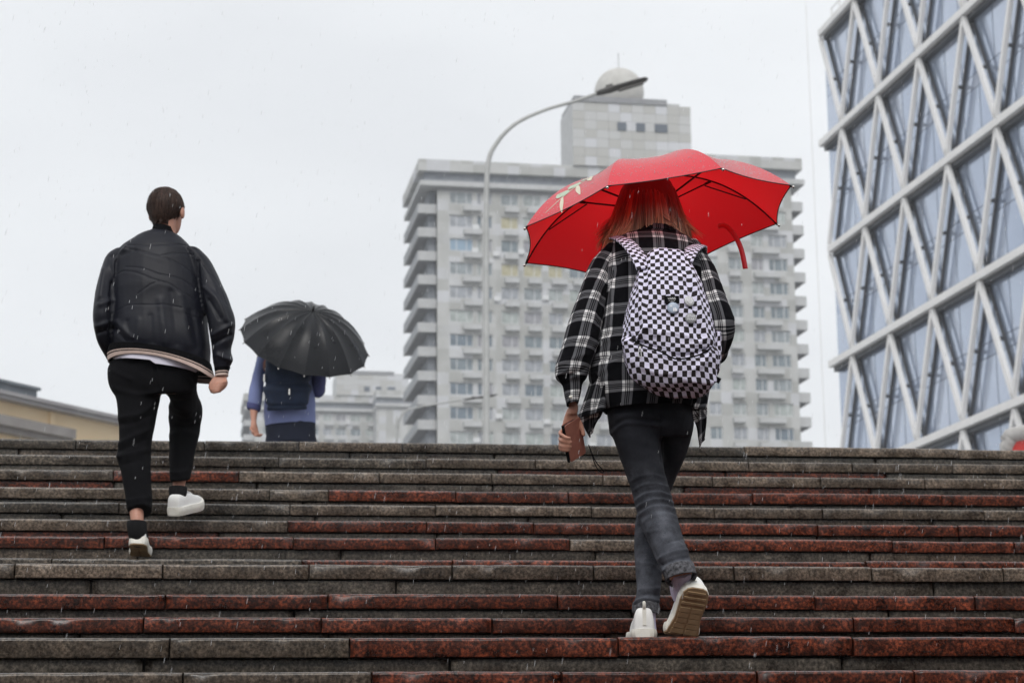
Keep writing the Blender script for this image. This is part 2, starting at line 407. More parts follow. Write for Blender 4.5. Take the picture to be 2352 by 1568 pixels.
def pick_glass(r, vol, i, row):
    if vol == 'L' and row == 3 and i in (3, 4, 5): return GLY
    if vol == 'L' and row == 1 and i == 3: return GLY
    if vol == 'L' and row == 2 and i == 0: return GLB
    if vol == 'R' and row == 5 and i == 2: return GLP
    return GL[r.randrange(len(GL))]

def tower(base, rz, H, rowsL, rowsR, seed, label, XR=30.6, globe=True):
    """H: height of the main roof above the base; rows of windows counted from the top"""
    r = random.Random(seed)
    root = empty('apartment_tower', base, rz); tag(root, label, 'tower block', 'pale apartment towers beyond the stairs')
    ST = 3.1; WL = XR + .5; DEP = 16.0; ph_z = 8.6 if globe else 4.6
    # --- left volume, front at y = 0
    ztop = H - 3.8                    # top of the highest window row
    cols = [(1.6, 4.6), (5.1, 5.75), (6.4, 7.1), (8.2, 10.5), (11.1, 13.5), (14.3, 16.2), (17.0, 19.2), (20.2, 22.4), (23.4, 25.6), (26.6, 28.8)]
    holes = []
    for k in range(rowsL):
        z1 = ztop - k * ST
        for (a, b) in cols: holes.append((a, b, z1 - 1.62, z1))
    wall_with_holes('wall', root, 0, WL, 0, H - 2.8, 0, .35, holes, M['clad'])
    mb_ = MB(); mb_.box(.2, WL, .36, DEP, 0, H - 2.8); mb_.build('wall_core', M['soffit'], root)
    for k in range(rowsL):
        z1 = ztop - k * ST
        for i, (a, b) in enumerate(cols):
            window(root, (a + b) / 2, z1 - 1.62, b - a - .02, 1.62, .24, pick_glass(r, 'L', i, k), 0)
        for i, (a, b) in enumerate(((3.3, 5.6), (8.6, 10.4), (11.6, 13.3), (14.6, 16.6), (17.5, 19.0), (20.6, 22), (24, 25.3))):
            wd = b - a
            me_ = unit_mesh('ledge_%.2f' % wd, lambda q: (q.box(-wd / 2, wd / 2, -.75, -.002, 0, .62)))
            inst('window_box', me_, M['clad2'], root, ((a + b) / 2 + r.uniform(-.1, .1), 0, z1 - 2.62))
    for q in range(16):
        k = r.randrange(rowsL); a = r.choice([4.85, 7.65, 10.8, 13.9, 16.6, 19.7]); inst('air_conditioner', unit_mesh('aircon', lambda w_: w_.box(-.42, .42, -.36, -.004, 0, .6)), M['wframe'], root, (a + r.uniform(-.1, .1), 0, ztop - k * ST - r.uniform(1.0, 2.3)))
    # stepped cornice: parapet, dark vent band, lower band
    for nm, y0, x0, x1, za, zb, mm in (('parapet', -1.0, -2.5, WL, H - 1.5, H, 'clad'), ('cornice_band', -.25, -1.7, WL, H - 2.75, H - 1.5, 'vent'), ('cornice_ledge', -.9, -2.3, WL, H - 3.4, H - 2.75, 'clad2'), ('frieze', -.12, 0, WL, H - 3.78, H - 3.4, 'soffit')):
        mb_ = MB(); mb_.box(x0, x1, y0, DEP + .3, za, zb); mb_.build(nm, M[mm], root)
    # --- balconies along the left flank
    for k in range(rowsL + 1):
        z0 = ztop - k * ST - 2.75
        tw = 1.0 if k == 0 else 0
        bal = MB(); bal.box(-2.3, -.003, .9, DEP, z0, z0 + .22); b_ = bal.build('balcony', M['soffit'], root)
        pr = MB(); pr.box(-2.35, -2.2, .75, DEP + .1, z0 - .1, z0 + 1.12); pr.box(-2.19, -.003, .7, .88, z0 - .1, z0 + 1.12)
        pr.build('balcony_parapet', M['clad2'], b_)
        for q in range(12):
            me_ = unit_mesh('parapet_rib', lambda w_: w_.box(-.06, -.002, 0, .25, 0, 1.1)); inst('parapet_rib', me_, M['vent'], b_, (-2.35, 1.2 + q * 1.25, z0))
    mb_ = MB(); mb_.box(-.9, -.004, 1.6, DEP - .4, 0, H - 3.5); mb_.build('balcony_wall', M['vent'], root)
    # --- right volume stands forward
    WR, YF = 46.2 - XR, -7.3
    HR = H
    colsR = [(a - XR, b - XR) for a, b in ((33.0, 34.6), (36.0, 37.8), (39.0, 40.6), (41.3, 43.8)) if a > XR]
    holes = []
    for k in range(rowsR):
        z1 = ztop - k * ST
        for (a, b) in colsR: holes.append((XR + a, XR + b, z1 - 1.62, z1))
    wall_with_holes('wall', root, XR, XR + WR - 1.6, 0, HR - 2.8, YF, .35, holes, M['clad'])
    mb_ = MB(); mb_.box(XR + .01, XR + WR - 1.61, YF + .36, DEP - 4, 0, HR - 2.8); mb_.build('wall_core', M['clad2'], root)
    for k in range(rowsR):
        z1 = ztop - k * ST
        for i, (a, b) in enumerate(colsR):
            window(root, XR + (a + b) / 2, z1 - 1.62, b - a - .02, 1.62, YF + .24, pick_glass(r, 'R', i - 2, k), 0)
        for (a, b) in ((35.9 - XR, 37.4 - XR), (39.2 - XR, 42.6 - XR)):
            wd = b - a
            me_ = unit_mesh('ledge_%.2f' % wd, lambda q: (q.box(-wd / 2, wd / 2, -.75, -.002, 0, .62)))
            inst('window_box', me_, M['clad2'], root, (XR + (a + b) / 2, YF, z1 - 2.62))
        z0 = z1 - 2.75
        bal = MB(); bal.box(XR + WR - 1.58, XR + WR - .2, YF + .5, DEP - 6, z0, z0 + .22); b_ = bal.build('balcony', M['soffit'], root)
        pr = MB(); pr.box(XR + WR - .19, XR + WR + .0, YF + .35, DEP - 6, z0 - .1, z0 + 1.15); pr.box(XR + WR - 1.58, XR + WR - .2, YF + .3, YF + .48, z0 - .1, z0 + 1.15)
        pr.build('balcony_parapet', M['clad2'], b_)
    for nm, y0, x1, za, zb, mm in (('parapet', YF - .9, XR + WR - .3, H - 1.5, H, 'clad'), ('cornice_band', YF - .2, XR + WR - 1.0, H - 2.75, H - 1.5, 'vent'), ('cornice_ledge', YF - .8, XR + WR, H - 3.4, H - 2.75, 'clad2'), ('frieze', YF - .1, XR + WR - 1.7, H - 3.78, H - 3.4, 'clad2')):
        mb_ = MB(); mb_.box(XR - .2, x1, y0, DEP - 3.9, za + .002, zb + .002); mb_.build(nm, M[mm], root)
    # --- penthouse with globe: its front face carries separate cladding panels
    PX0, PX1, PY0, PY1, PZ1 = (17.5, 33.3, -1.3, 6.5, H + ph_z) if globe else (17.0, 32.5, -1.3, 9, H + ph_z)
    mb_ = MB(); mb_.box(PX0, PX1, PY0, PY1, H + .003, PZ1); ph = mb_.build('penthouse', M['clad2'], root)
    px = [(PX0 + 5.9, PX0 + 7.1), (PX0 + 8.4, PX0 + 9.6), (PX0 + 10.9, PX0 + 12.6)]
    for (a, b) in px:
        me_ = unit_mesh('pane_%.2f' % (b - a), lambda q: q.box(-(b - a) / 2, (b - a) / 2, -.06, -.003, 0, 1.1))
        inst('window', me_, M['wdark'], ph, ((a + b) / 2, PY0 - .14, PZ1 - 3.7))
    tones = [mat('panel_tone_%s' % t, c, .7) for t, c in (('warm', (.42, .42, .405)), ('mid', (.47, .475, .475)), ('pale', (.53, .54, .565)))] if 'tones' not in UNIT else UNIT['tones']
    UNIT['tones'] = tones
    nxp, nzp = 10, 7 if globe else 4
    pw, phh = (PX1 - PX0) / nxp, (PZ1 - H) / nzp
    pme = unit_mesh('panel_unit_%.2f' % phh, lambda q: q.box(-pw / 2 + .015, pw / 2 - .015, -.07, -.002, .015, phh - .015))
    for j in range(nzp):
        for i in range(nxp):
            cx_ = PX0 + pw * (i + .5)
            inst('panel', pme, tones[r.choice((0, 0, 1, 1, 2))], ph, (cx_, PY0, H + .003 + phh * j))
    mb_ = MB(); mb_.box(PX0 + .2, PX1 - 3.2, PY0 - .25, PY1, PZ1 + .003, PZ1 + .75); mb_.build('roof_edge', M['soffit'], root)
    mb_ = MB(); mb_.box(PX1 - 3.19, PX1 - 1.4, PY0 + .1, PY1 - .2, PZ1 + .003, PZ1 + .35); mb_.build('roof_step', M['clad2'], root)
    if not globe: return root
    bm = bmesh.new(); bmesh.ops.create_uvsphere(bm, u_segments=32, v_segments=20, radius=3.3)
    me_ = bpy.data.meshes.new('roof_globe'); bm.to_mesh(me_); bm.free(); me_.materials.append(M['globe'])
    me_.polygons.foreach_set('use_smooth', [True] * len(me_.polygons))
    g = bpy.data.objects.new('roof_globe', me_); link(g, root); g.location = (PX0 + 7.2, PY0 + 3.9, PZ1 + 2.9)
    mb_ = MB(); mb_.tube([(0, 0, 3.1), (0, 0, 5.6)], .07, 6); mb_.build('antenna', M['clad2'], g)
    mb_ = MB(); mb_.tube([(PX0 + 7.2, PY0 + 3.9, PZ1 + .7), (PX0 + 7.2, PY0 + 3.9, PZ1 + .9)], 2.4, 24); mb_.build('globe_base', M['soffit'], root)
    return root
M['globe'] = noisy('globe_plaster', [(.3, (.42, .41, .385)), (.7, (.54, .53, .505))], 1.2, rough=.8)
def tower_at(px, py, d, rowsL, rowsR, seed, label, **kw):
    c = P(px, py, d); H = c.z - TOPZ
    return tower((c.x, c.y, TOPZ), R_(10), H, rowsL, rowsR, seed, label, **kw)
t1 = tower_at(1004, 372, 240, 11, 11, 3, 'pale panelled apartment tower topped by a white globe behind the red umbrella')
t2 = tower_at(587, 905, 408, 4, 3, 5, 'more distant pale tower block seen low beside the black umbrella', XR=25.0, globe=False)

# ------------------------------------------------------------------ glass office block with a white diagrid
M['steel'] = noisy('white_steel', [(.3, (.76, .75, .735)), (.7, (.84, .83, .82))], .6, rough=.45)
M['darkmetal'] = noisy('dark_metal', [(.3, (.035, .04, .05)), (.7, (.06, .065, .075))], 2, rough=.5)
def facade_glass(name):
    m = mat(name, (.20, .26, .36), .05, metal=0.0, spec=.8)
    b = bsdf(m); b.inputs['Metallic'].default_value = .42
    tcn = nd(m, 'ShaderNodeTexCoord'); oi = nd(m, 'ShaderNodeObjectInfo')
    r = ramp(m, [(0, (.43, .51, .66)), (.5, (.50, .58, .72)), (1, (.57, .64, .77))]); lk(m, oi.outputs['Random'], r.inputs[0])
    n = nd(m, 'ShaderNodeTexNoise', Scale=.25, Detail=3); lk(m, tcn.outputs['Object'], n.inputs['Vector'])
    r2 = ramp(m, [(.3, (.8, .8, .82)), (.7, (1.05, 1.05, 1.05))]); lk(m, n.outputs['Fac'], r2.inputs[0])
    mul = nd(m, 'ShaderNodeMixRGB', blend_type='MULTIPLY'); mul.inputs[0].default_value = 1
    lk(m, r.outputs[0], mul.inputs[1]); lk(m, r2.outputs[0], mul.inputs[2]); lk(m, mul.outputs[0], b.inputs['Base Color'])
    return m
M['fglass'] = facade_glass('facade_glass')
def glass_block():
    Z1 = 125.0
    n0 = P(1933, 287, Z1)                       # a node on the second band
    vdir = ray(330, YH); u = Vector((vdir.x, vdir.y, 0)).normalized()     # away along the facade
    rz = math.atan2(u.y, u.x)
    # local frame: x away along the facade, z up, +y into the building? (left-hand normal points away from street)
    root = empty('glass_office_block', (n0.x, n0.y, TOPZ), rz)
    tag(root, 'glass office block wrapped in a white lattice of crossing steel braces', 'office building')
    m = 6.75; 
    H1 = n0.z - TOPZ                            # height of band 2
    p3 = P(1992, 508, Z1 * (1662 - 60) / 1662)
    hb = (P(1963, 262, Z1 * .984).z - P(1992, 508, Z1 * .965).z)
    hb = 7.75
    # y: + is left of u. The street side (towards the view) is at +y when u points away and the block is on the right
    Ys = 0.0; Yg = -.58
    far = 1.0 * m; near = -8 * m
    levels = {1: H1 + hb, 2: H1, 3: H1 - hb, 4: H1 - 2 * hb, 5: H1 - 3 * hb, 6: H1 - 4 * hb}
    for k, z in levels.items():
        e = far if k % 2 == 0 else far - m / 2
        e = .62 * m if k % 2 == 0 else .5 * m
        mb_ = MB(); mb_.box(near, e, Ys - .18, Ys + .16, z - .22, z + .22); b_ = mb_.build('floor_band', M['steel'], root)
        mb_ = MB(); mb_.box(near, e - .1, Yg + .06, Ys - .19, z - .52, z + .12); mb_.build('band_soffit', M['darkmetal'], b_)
    for k in range(1, 6):
        za, zb = levels[k], levels[k + 1]
        for i in range(-9, 2):
            top = (i + (.5 if k % 2 else 0)) * m
            for s in (-.5, .5):
                a = Vector((top, 0, za - .36)); b = Vector((top + s * m, 0, zb + .36))
                if max(a.x, b.x) > .52 * m or min(a.x, b.x) < near: continue
                mb_ = MB(); mb_.bar(a, b, .31, .24, up=(0, 1, 0)); br = mb_.build('brace', M['steel'], root)
                mb_ = MB(); mb_.bar(a + Vector((0, Yg + .10, 0)), b + Vector((0, Yg + .10, 0)), .20, .12, up=(0, 1, 0)); mb_.build('brace_reflection', M['darkmetal'], br)  # dark bar at the glass stands in for the brace's dark reflection
                c = (a + b) / 2
                mb_ = MB(); mb_.box(c.x - .10, c.x + .10, Yg + .05, -.15, c.z - .10, c.z + .06)
                mb_.build('bracket', M['darkmetal'], br)
    # glass: panes with dark joints between them
    pw = m / 3
    sub = [(z0, z1) for k in range(1, 6) for (z0, z1) in ((levels[k + 1] + .02, (levels[k] + levels[k + 1]) / 2 - .55), ((levels[k] + levels[k + 1]) / 2 - .5, (levels[k] + levels[k + 1]) / 2 + .25), ((levels[k] + levels[k + 1]) / 2 + .3, levels[k] - .02))]
    mb_ = MB(); mb_.box(near, .5 * m - .02, Yg - 18, Yg - .06, 0, H1 + hb - .4); mb_.build('wall_core', M['darkmetal'], root)
    gm = unit_mesh('facade_pane_tall', lambda q: q.box(-pw / 2 + .03, pw / 2 - .03, -.05, 0, 0, 1))
    for (z0, z1) in sub:
        for i in range(-22, 2):
            x = (i + .5) * pw - .25
            me_ = unit_mesh('facade_pane_%.2f' % (z1 - z0), lambda q: q.box(-pw / 2 + .05, pw / 2 - .05, -.05, 0, 0, z1 - z0))
            if abs(x) > 8 * m: continue
            inst('glass_pane', me_, M['fglass'], root, (x, Yg, z0))
    # roof rail and window-cleaning davit with its hanging line
    mb_ = MB(); zr = levels[1] + .36
    for i in range(14): mb_.box(.5 * m - .2 - i * 1.6, .5 * m - .12 - i * 1.6, -.9, -.82, zr, zr + 1.5)
    for q in (.7, 1.45): mb_.box(near, .5 * m, -.88, -.84, zr + q, zr + q + .06)
    mb_.build('roof_rail', M['steel'], root)
    e = .5 * m; mb_ = MB()
    mb_.tube([(e - 6.0, -1.5, zr), (e - 6.0, -1.5, zr + 3.1)], .08, 6); mb_.tube([(e - 6, -1.5, zr + 3.1), (e - 3.5, 2.2, zr + 3.1)], .09, 6)
    dv = mb_.build('roof_davit', M['steel'], root)
    mb_ = MB(); mb_.tube([(e - 3.5, 2.2, zr + 3.05), (e - 3.5, 2.1, .1)], .025, 5); mb_.build('hanging_line', M['steel'], dv)
    return root
glass_block()

# ------------------------------------------------------------------ low yellow building far left
M['ochre'] = noisy('ochre_plaster', [(.3, (.80, .61, .38)), (.7, (.86, .69, .46))], .5, rough=.85)
M['cornice'] = noisy('grey_cornice', [(.3, (.22, .20, .19)), (.7, (.32, .30, .285))], .8, rough=.8)
M['roofm'] = noisy('zinc_roof', [(.3, (.12, .14, .16)), (.7, (.19, .21, .23))], .8, rough=.5)
M['roofp'] = noisy('zinc_roof_light', [(.3, (.30, .28, .29)), (.7, (.38, .37, .37))], .8, rough=.5)
def yellow_building():
    a = P(0, 905, 88); v = ray(3850, YH); u = Vector((v.x, v.y, 0)).normalized()
    root = empty('yellow_building', (a.x, a.y, TOPZ), math.atan2(u.y, u.x))
    tag(root, 'low ochre plaster building with grey cornice at the left edge', 'building')
    H = a.z - TOPZ; x0, x1 = -14, 9.0
    mb_ = MB(); mb_.box(x0, x1, 0, 14, 0, H - .3); mb_.build('wall', M['ochre'], root)
    hb = P(0, 958.6, 88).z - TOPZ; h2 = P(0, 1000, 88).z - TOPZ
    mb_ = MB(); mb_.box(x0, 4.3, -.75, -.003, hb - .45, hb); mb_.box(x0, 7.5, -.5, -.003, h2 + .1, hb - .452); mb_.build('cornice', M['cornice'], root)
    mb_ = MB(); mb_.box(x0, x1, -.55, 14.5, H - .3, H - .12); mb_.box(x0, x1, -.7, 14.6, H - .118, H + .05); mb_.build('eave', M['roofp'], root)
    mb_ = MB(); mb_.box(x0, 1.9, -.45, 14, H + .052, H + .42); mb_.box(x0, 2.0, -.6, 14, H + .422, H + .56); g = mb_.build('gutter', M['roofm'], root)
    mb_ = MB(); mb_.add([(x0, .5, H + .58), (.9, .5, H + .58), (-9, 5, H + 7.4), (x0, 5, H + 7.4), (x0, 13, H + .58), (1.0, 13, H + .58)], [(0, 1, 2, 3), (1, 5, 2), (4, 3, 2, 5), (0, 3, 4), (0, 4, 5, 1)])
    mb_.build('roof', M['roofp'], root)
    mb_ = MB(); mb_.box(3.2, 3.5, -.14, -.004, 0, H - .32); mb_.build('drainpipe', M['ochre'], root)
    return root
yellow_building()

# ------------------------------------------------------------------ street lamps
M['lamppost'] = noisy('grey_painted_steel', [(.3, (.34, .345, .34)), (.7, (.44, .445, .44))], 3, rough=.5)
M['lamphead'] = noisy('lamp_head_dark', [(.3, (.05, .048, .045)), (.7, (.085, .08, .078))], 6, rough=.5)
M['lens'] = mat('lamp_lens', (.12, .11, .10), .25)
def street_lamp(pts, head, d, r0, r1, label):
    """pts: points up the bent pole, seen from the stairs; head: two ends of the lantern"""
    w_ = [P(x, y, d) for x, y in pts]; b = w_[0].copy(); root = empty('street_lamp', (b.x, b.y, TOPZ))
    tag(root, label, 'street lamp', 'street lamps beyond the stairs')
    off = Vector((b.x, b.y, TOPZ)); pp = [Vector((b.x, b.y, TOPZ + .02))] + w_
    rel = catmull([p - off for p in pp], 60)
    rr = [r0 + (r1 - r0) * min(1, (i / 59) * 1.25) for i in range(60)]
    mb_ = MB(); mb_.tube(rel, rr, 12); mb_.build('pole', M['lamppost'], root, smooth=True)
    mb_ = MB(); mb_.tube([Vector((0, 0, 0)), Vector((0, 0, .35))], [r0 * 1.9, r0 * 1.5], 12); mb_.build('base_collar', M['lamppost'], root)
    h0, h1 = P(*head[0], d) - off, P(*head[1], d) - off
    t = (h1 - h0).normalized(); L = (h1 - h0).length; s = Vector((0, 1, 0)); n = s.cross(t).normalized() * -1
    if n.z < 0: n = -n
    prof = [(0, .09, .05), (.06, .13, .08), (.30, .16, .10), (.34, .20, .075), (.8, .22, .07), (.95, .18, .05), (1, .08, .025)]
    v, f = [], []
    for q, hw, hh in prof:
        c = h0 + t * L * q
        for k in range(12):
            an = 2 * math.pi * k / 12
            v.append(c + s * hw * math.cos(an) + n * hh * math.sin(an) * (1 if math.sin(an) > 0 else .75))
    for i in range(len(prof) - 1):
        for k in range(12): f.append((i * 12 + k, i * 12 + (k + 1) % 12, (i + 1) * 12 + (k + 1) % 12, (i + 1) * 12 + k))
    f += [tuple(range(12))[::-1], tuple(range((len(prof) - 1) * 12, len(prof) * 12))]
    hd = mesh_obj('lamp_head', v, f, M['lamphead'], root, smooth=True)
    mb_ = MB(); mb_.bar(h0 + t * L * .42 - n * .075, h0 + t * L * .9 - n * .068, .26, .02, up=n); mb_.build('lens', M['lens'], hd)
    mb_ = MB(); c = h0 + t * L * .27 + n * .1; mb_.bar(c - t * .09, c + t * .09, .1, .08, up=n); mb_.build('clamp', M['lamphead'], hd)
    return root
def catmull(pts, n):
    pts = [np.array(p, dtype=float) for p in pts]; m = len(pts); outp = []
    for i in range(n):
        t = i / (n - 1) * (m - 1); k = min(int(t), m - 2); f = t - k
        p0, p1, p2, p3 = pts[max(k - 1, 0)], pts[k], pts[k + 1], pts[min(k + 2, m - 1)]
        outp.append(Vector(.5 * ((2 * p1) + (-p0 + p2) * f + (2 * p0 - 5 * p1 + 4 * p2 - p3) * f * f + (-p0 + 3 * p1 - 3 * p2 + p3) * f ** 3)))
    return outp
street_lamp([(1118, 1010), (1117, 700), (1117, 560), (1118, 420), (1124, 362), (1140, 330), (1165, 300), (1200, 275), (1260, 250), (1320, 233), (1374, 214)], ((1370, 216), (1488, 182)), 48, .085, .045,
            'tall grey street lamp with curved arm in front of the tower')
street_lamp([(911, 1010), (912, 985), (918, 962), (930, 945), (960, 935), (1000, 928), (1060, 918)], ((1066, 918), (1143, 906)), 130, .10, .06,
            'low distant street lamp with bent arm left of the tall lamp post')
# ------------------------------------------------------------------ red board at the right edge
M['frame_grey'] = noisy('worn_grey_paint', [(.3, (.33, .315, .30)), (.7, (.46, .445, .43))], 8, rough=.5)
M['signred'] = mat('sign_red', (.52, .022, .015), .35)
M['signwhite'] = mat('sign_white', (.75, .75, .76), .5)
def red_sign():
    d = 30; a = P(2315, 1027, d); v = ray(-100, YH)     # panel recedes to the left-far
    root = empty('red_sign_board', (a.x, a.y, TOPZ), R_(-58)); tag(root, 'red sign board in a thick rounded grey frame at the right edge', 'sign')
    top = a.z - TOPZ
    pts = [(0, 0, .0), (0, 0, top - .18), (.03, 0, top - .02), (.12, 0, top + .1), (.30, 0, top + .17), (3.2, 0, top + .17), (3.4, 0, top + .05), (3.42, 0, 0)]
    mb_ = MB(); mb_.tube(catmull(pts, 50), .13, 12); mb_.build('frame', M['frame_grey'], root, smooth=True)
    mb_ = MB(); mb_.box(.1, 3.3, -.05, .05, .6, top + .1); pn = mb_.build('panel', M['signred'], root)
    mb_ = MB()
    c = (1.0, top - .75); 
    for (x0, x1, z0, z1) in ((-.5, -.3, -.4, .4), (.3, .5, -.4, .4)): mb_.box(c[0] + x0, c[0] + x1, -.066, -.052, c[1] + z0, c[1] + z1)
    mb_.add([(c[0] - .5, -.06, c[1] + .4), (c[0] - .3, -.06, c[1] + .4), (c[0] + .06, -.06, c[1] - .3), (c[0] - .06, -.06, c[1] - .3)], [(0, 3, 2, 1)])
    mb_.add([(c[0] + .3, -.061, c[1] + .4), (c[0] + .5, -.061, c[1] + .4), (c[0] + .06, -.061, c[1] - .3), (c[0] - .06, -.061, c[1] - .3)], [(0, 3, 2, 1)])
    mb_.build('lettering', M['signwhite'], pn)
    return root
red_sign()
# ------------------------------------------------------------------ soft-body modelling helpers
def V3(p): return np.array([p[0], p[1], p[2]], dtype=float)
def key(L, R, d, b, dR=None):
    """cross-section between two outline points at distance d, half-depth b (metres)"""
    l = V3(P(L[0], L[1], d)); r = V3(P(R[0], R[1], dR if dR else d))
    return ((l + r) / 2, np.linalg.norm(r - l) / 2, b, (r - l) / np.linalg.norm(r - l))
def rkey(c, a, b, side=(1, 0, 0)):
    return (V3(c), a, b, np.array(side, float))
def cr_interp(A, n):
    A = np.asarray(A, float); m = len(A); T = np.linspace(0, m - 1, n); o = []
    for t in T:
        k = min(int(t), m - 2); f = t - k
        p0, p1, p2, p3 = A[max(k - 1, 0)], A[k], A[k + 1], A[min(k + 2, m - 1)]
        o.append(.5 * ((2 * p1) + (-p0 + p2) * f + (2 * p0 - 5 * p1 + 4 * p2 - p3) * f * f + (-p0 + 3 * p1 - 3 * p2 + p3) * f ** 3))
    return np.array(o)
def loft(keys, nr=40, ns=32, pw=2.0, phase=0.0, tilt=True):
    """smooth tube through cross-sections -> (nr, ns, 3)"""
    Cn = cr_interp([k[0] for k in keys], nr); A = cr_interp([[k[1]] for k in keys], nr)[:, 0]; B = cr_interp([[k[2]] for k in keys], nr)[:, 0]
    S = cr_interp([k[3] for k in keys], nr)
    G = np.zeros((nr, ns, 3)); th = np.linspace(0, 2 * np.pi, ns, endpoint=False) + phase
    ct, st = np.cos(th), np.sin(th)
    ex = 2.0 / pw
    ct2 = np.sign(ct) * np.abs(ct) ** ex; st2 = np.sign(st) * np.abs(st) ** ex
    for i in range(nr):
        t = Cn[min(i + 1, nr - 1)] - Cn[max(i - 1, 0)]; t /= np.linalg.norm(t) + 1e-9
        s = S[i] / np.linalg.norm(S[i])
        q = np.cross(t, s); q /= np.linalg.norm(q) + 1e-9
        if q[1] < 0: q = -q
        G[i] = Cn[i] + np.outer(ct2, s) * A[i] + np.outer(st2, q) * B[i]
    return G
def grid_faces(nr, ns, caps=True, off=0):
    f = []
    for i in range(nr - 1):
        for k in range(ns):
            a = off + i * ns + k; b = off + i * ns + (k + 1) % ns
            f.append((a, b, b + ns, a + ns))
    if caps:
        f.append(tuple(off + k for k in range(ns))[::-1]); f.append(tuple(off + (nr - 1) * ns + k for k in range(ns)))
    return f
def solid(keys, nr=40, ns=24, pw=2.0):
    G = loft(keys, nr, ns, pw); return (G.reshape(-1, 3), grid_faces(nr, ns))
def ball(c, r, n=16, m=10, rot=None):
    c = V3(c); r = np.array(r if hasattr(r, '__len__') else (r, r, r), float)
    v = []; f = []
    for i in range(m + 1):
        ph = np.pi * i / m
        for k in range(n):
            a = 2 * np.pi * k / n; q = np.array((np.sin(ph) * np.cos(a), np.sin(ph) * np.sin(a), np.cos(ph))) * r
            if rot is not None: q = rot @ q
            v.append(c + q)
    for i in range(m):
        for k in range(n): f.append((i * n + k, (i + 1) * n + k, (i + 1) * n + (k + 1) % n, i * n + (k + 1) % n))
    return (np.array(v), f)
def tube3(pts, rad, n=10, seg=None):
    pts = [V3(p) for p in pts]; seg = seg or max(6, len(pts) * 4)
    C = cr_interp(pts, seg); rr = cr_interp([[r] for r in (rad if hasattr(rad, '__len__') else [rad] * len(pts))], seg)[:, 0]
    u = None; v = []
    for i in range(seg):
        t = C[min(i + 1, seg - 1)] - C[max(i - 1, 0)]; t /= np.linalg.norm(t) + 1e-9
        if u is None:
            u = np.cross(t, (0, 0, 1) if abs(t[2]) < .9 else (1, 0, 0)); u /= np.linalg.norm(u)
        else:
            u = u - t * (u @ t); u /= np.linalg.norm(u) + 1e-9
        q = np.cross(t, u)
        for k in range(n):
            a = 2 * np.pi * k / n; v.append(C[i] + (u * np.cos(a) + q * np.sin(a)) * rr[i])
    v = [*v]; f = grid_faces(seg, n)
    return (np.array(v), f)
def finger(pts, r0, r1):
    """rounded finger: tube with ball ends"""
    return [tube3(pts, [r0 + (r1 - r0) * i / (len(pts) - 1) for i in range(len(pts))], 8), ball(pts[-1], r1, 8, 6)]
def tri_out(v, f):
    """flip all faces if the closed shape is inside out"""
    v = np.asarray(v); s = 0
    for q in f[:]:
        for j in range(1, len(q) - 1): s += np.dot(v[q[0]], np.cross(v[q[j]], v[q[j + 1]]))
    return [tuple(q[::-1]) for q in f] if s < 0 else f
def union(name, parts, voxel, m, parent, smooth=4, post=None, sf=.5):
    """fuse closed shapes into one continuous skin"""
    vs = []; fs = []; n = 0
    for v, f in parts:
        v = np.asarray(v); c = v.mean(0); f = tri_out(v - c, f)
        vs.append(v); fs += [tuple(i + n for i in q) for q in f]; n += len(v)
    me_ = bpy.data.meshes.new('tmp'); me_.from_pydata([tuple(x) for x in np.vstack(vs)], [], fs); me_.update()
    o = bpy.data.objects.new('tmp', me_); COL.objects.link(o)
    r = o.modifiers.new('r', 'REMESH'); r.mode = 'VOXEL'; r.voxel_size = voxel; r.use_smooth_shade = True
    if smooth:
        s = o.modifiers.new('s', 'SMOOTH'); s.factor = sf; s.iterations = smooth
    dg = bpy.context.evaluated_depsgraph_get(); res = bpy.data.meshes.new_from_object(o.evaluated_get(dg))
    bpy.data.objects.remove(o); bpy.data.meshes.remove(me_)
    res.name = name; res.materials.clear(); res.materials.append(m)
    if post: post_mesh(res, post)
    res.polygons.foreach_set('use_smooth', [True] * len(res.polygons))
    o = bpy.data.objects.new(name, res); link(o, parent)
    return o
def mesh_arrays(me_):
    n = len(me_.vertices); v = np.empty(n * 3); me_.vertices.foreach_get('co', v)
    nn = np.empty(n * 3); me_.vertices.foreach_get('normal', nn)
    return v.reshape(-1, 3), nn.reshape(-1, 3)
def post_mesh(me_, fns):
    for fn in fns:
        v, nn = mesh_arrays(me_); v2 = v + nn * fn(v, nn)[:, None]
        me_.vertices.foreach_set('co', v2.ravel()); me_.update()
_F, _R, _U, _C = V3(Fw), V3(Rc), V3(Uc), V3(CAM)
def proj(v):
    q = v - _C; z = q @ _F
    return CX + FPX * (q @ _R) / z, CY - FPX * (q @ _U) / z
def seg_dist(px, py, line):
    best = np.full(px.shape, 1e9)
    for (x0, y0), (x1, y1) in zip(line[:-1], line[1:]):
        dx, dy = x1 - x0, y1 - y0; L2 = dx * dx + dy * dy + 1e-9
        t = np.clip(((px - x0) * dx + (py - y0) * dy) / L2, 0, 1)
        best = np.minimum(best, np.hypot(px - x0 - t * dx, py - y0 - t * dy))
    return best
def creases(lines):
    """lines: (points, half-width in px, height in m): drawn seams (negative) and folds (positive) on the side facing the stairs"""
    def fn(v, nn):
        px, py = proj(v); out = np.zeros(len(v)); face = np.clip(-nn[:, 1] * 1.6, 0, 1)
        for line, wd, amp in lines:
            pts = cr_interp(line, max(6, len(line) * 4)) if len(line) > 2 else np.array(line)
            dd = seg_dist(px, py, [tuple(p) for p in pts]); out += amp * np.exp(-(dd / wd) ** 2) * face
        return out
    return fn
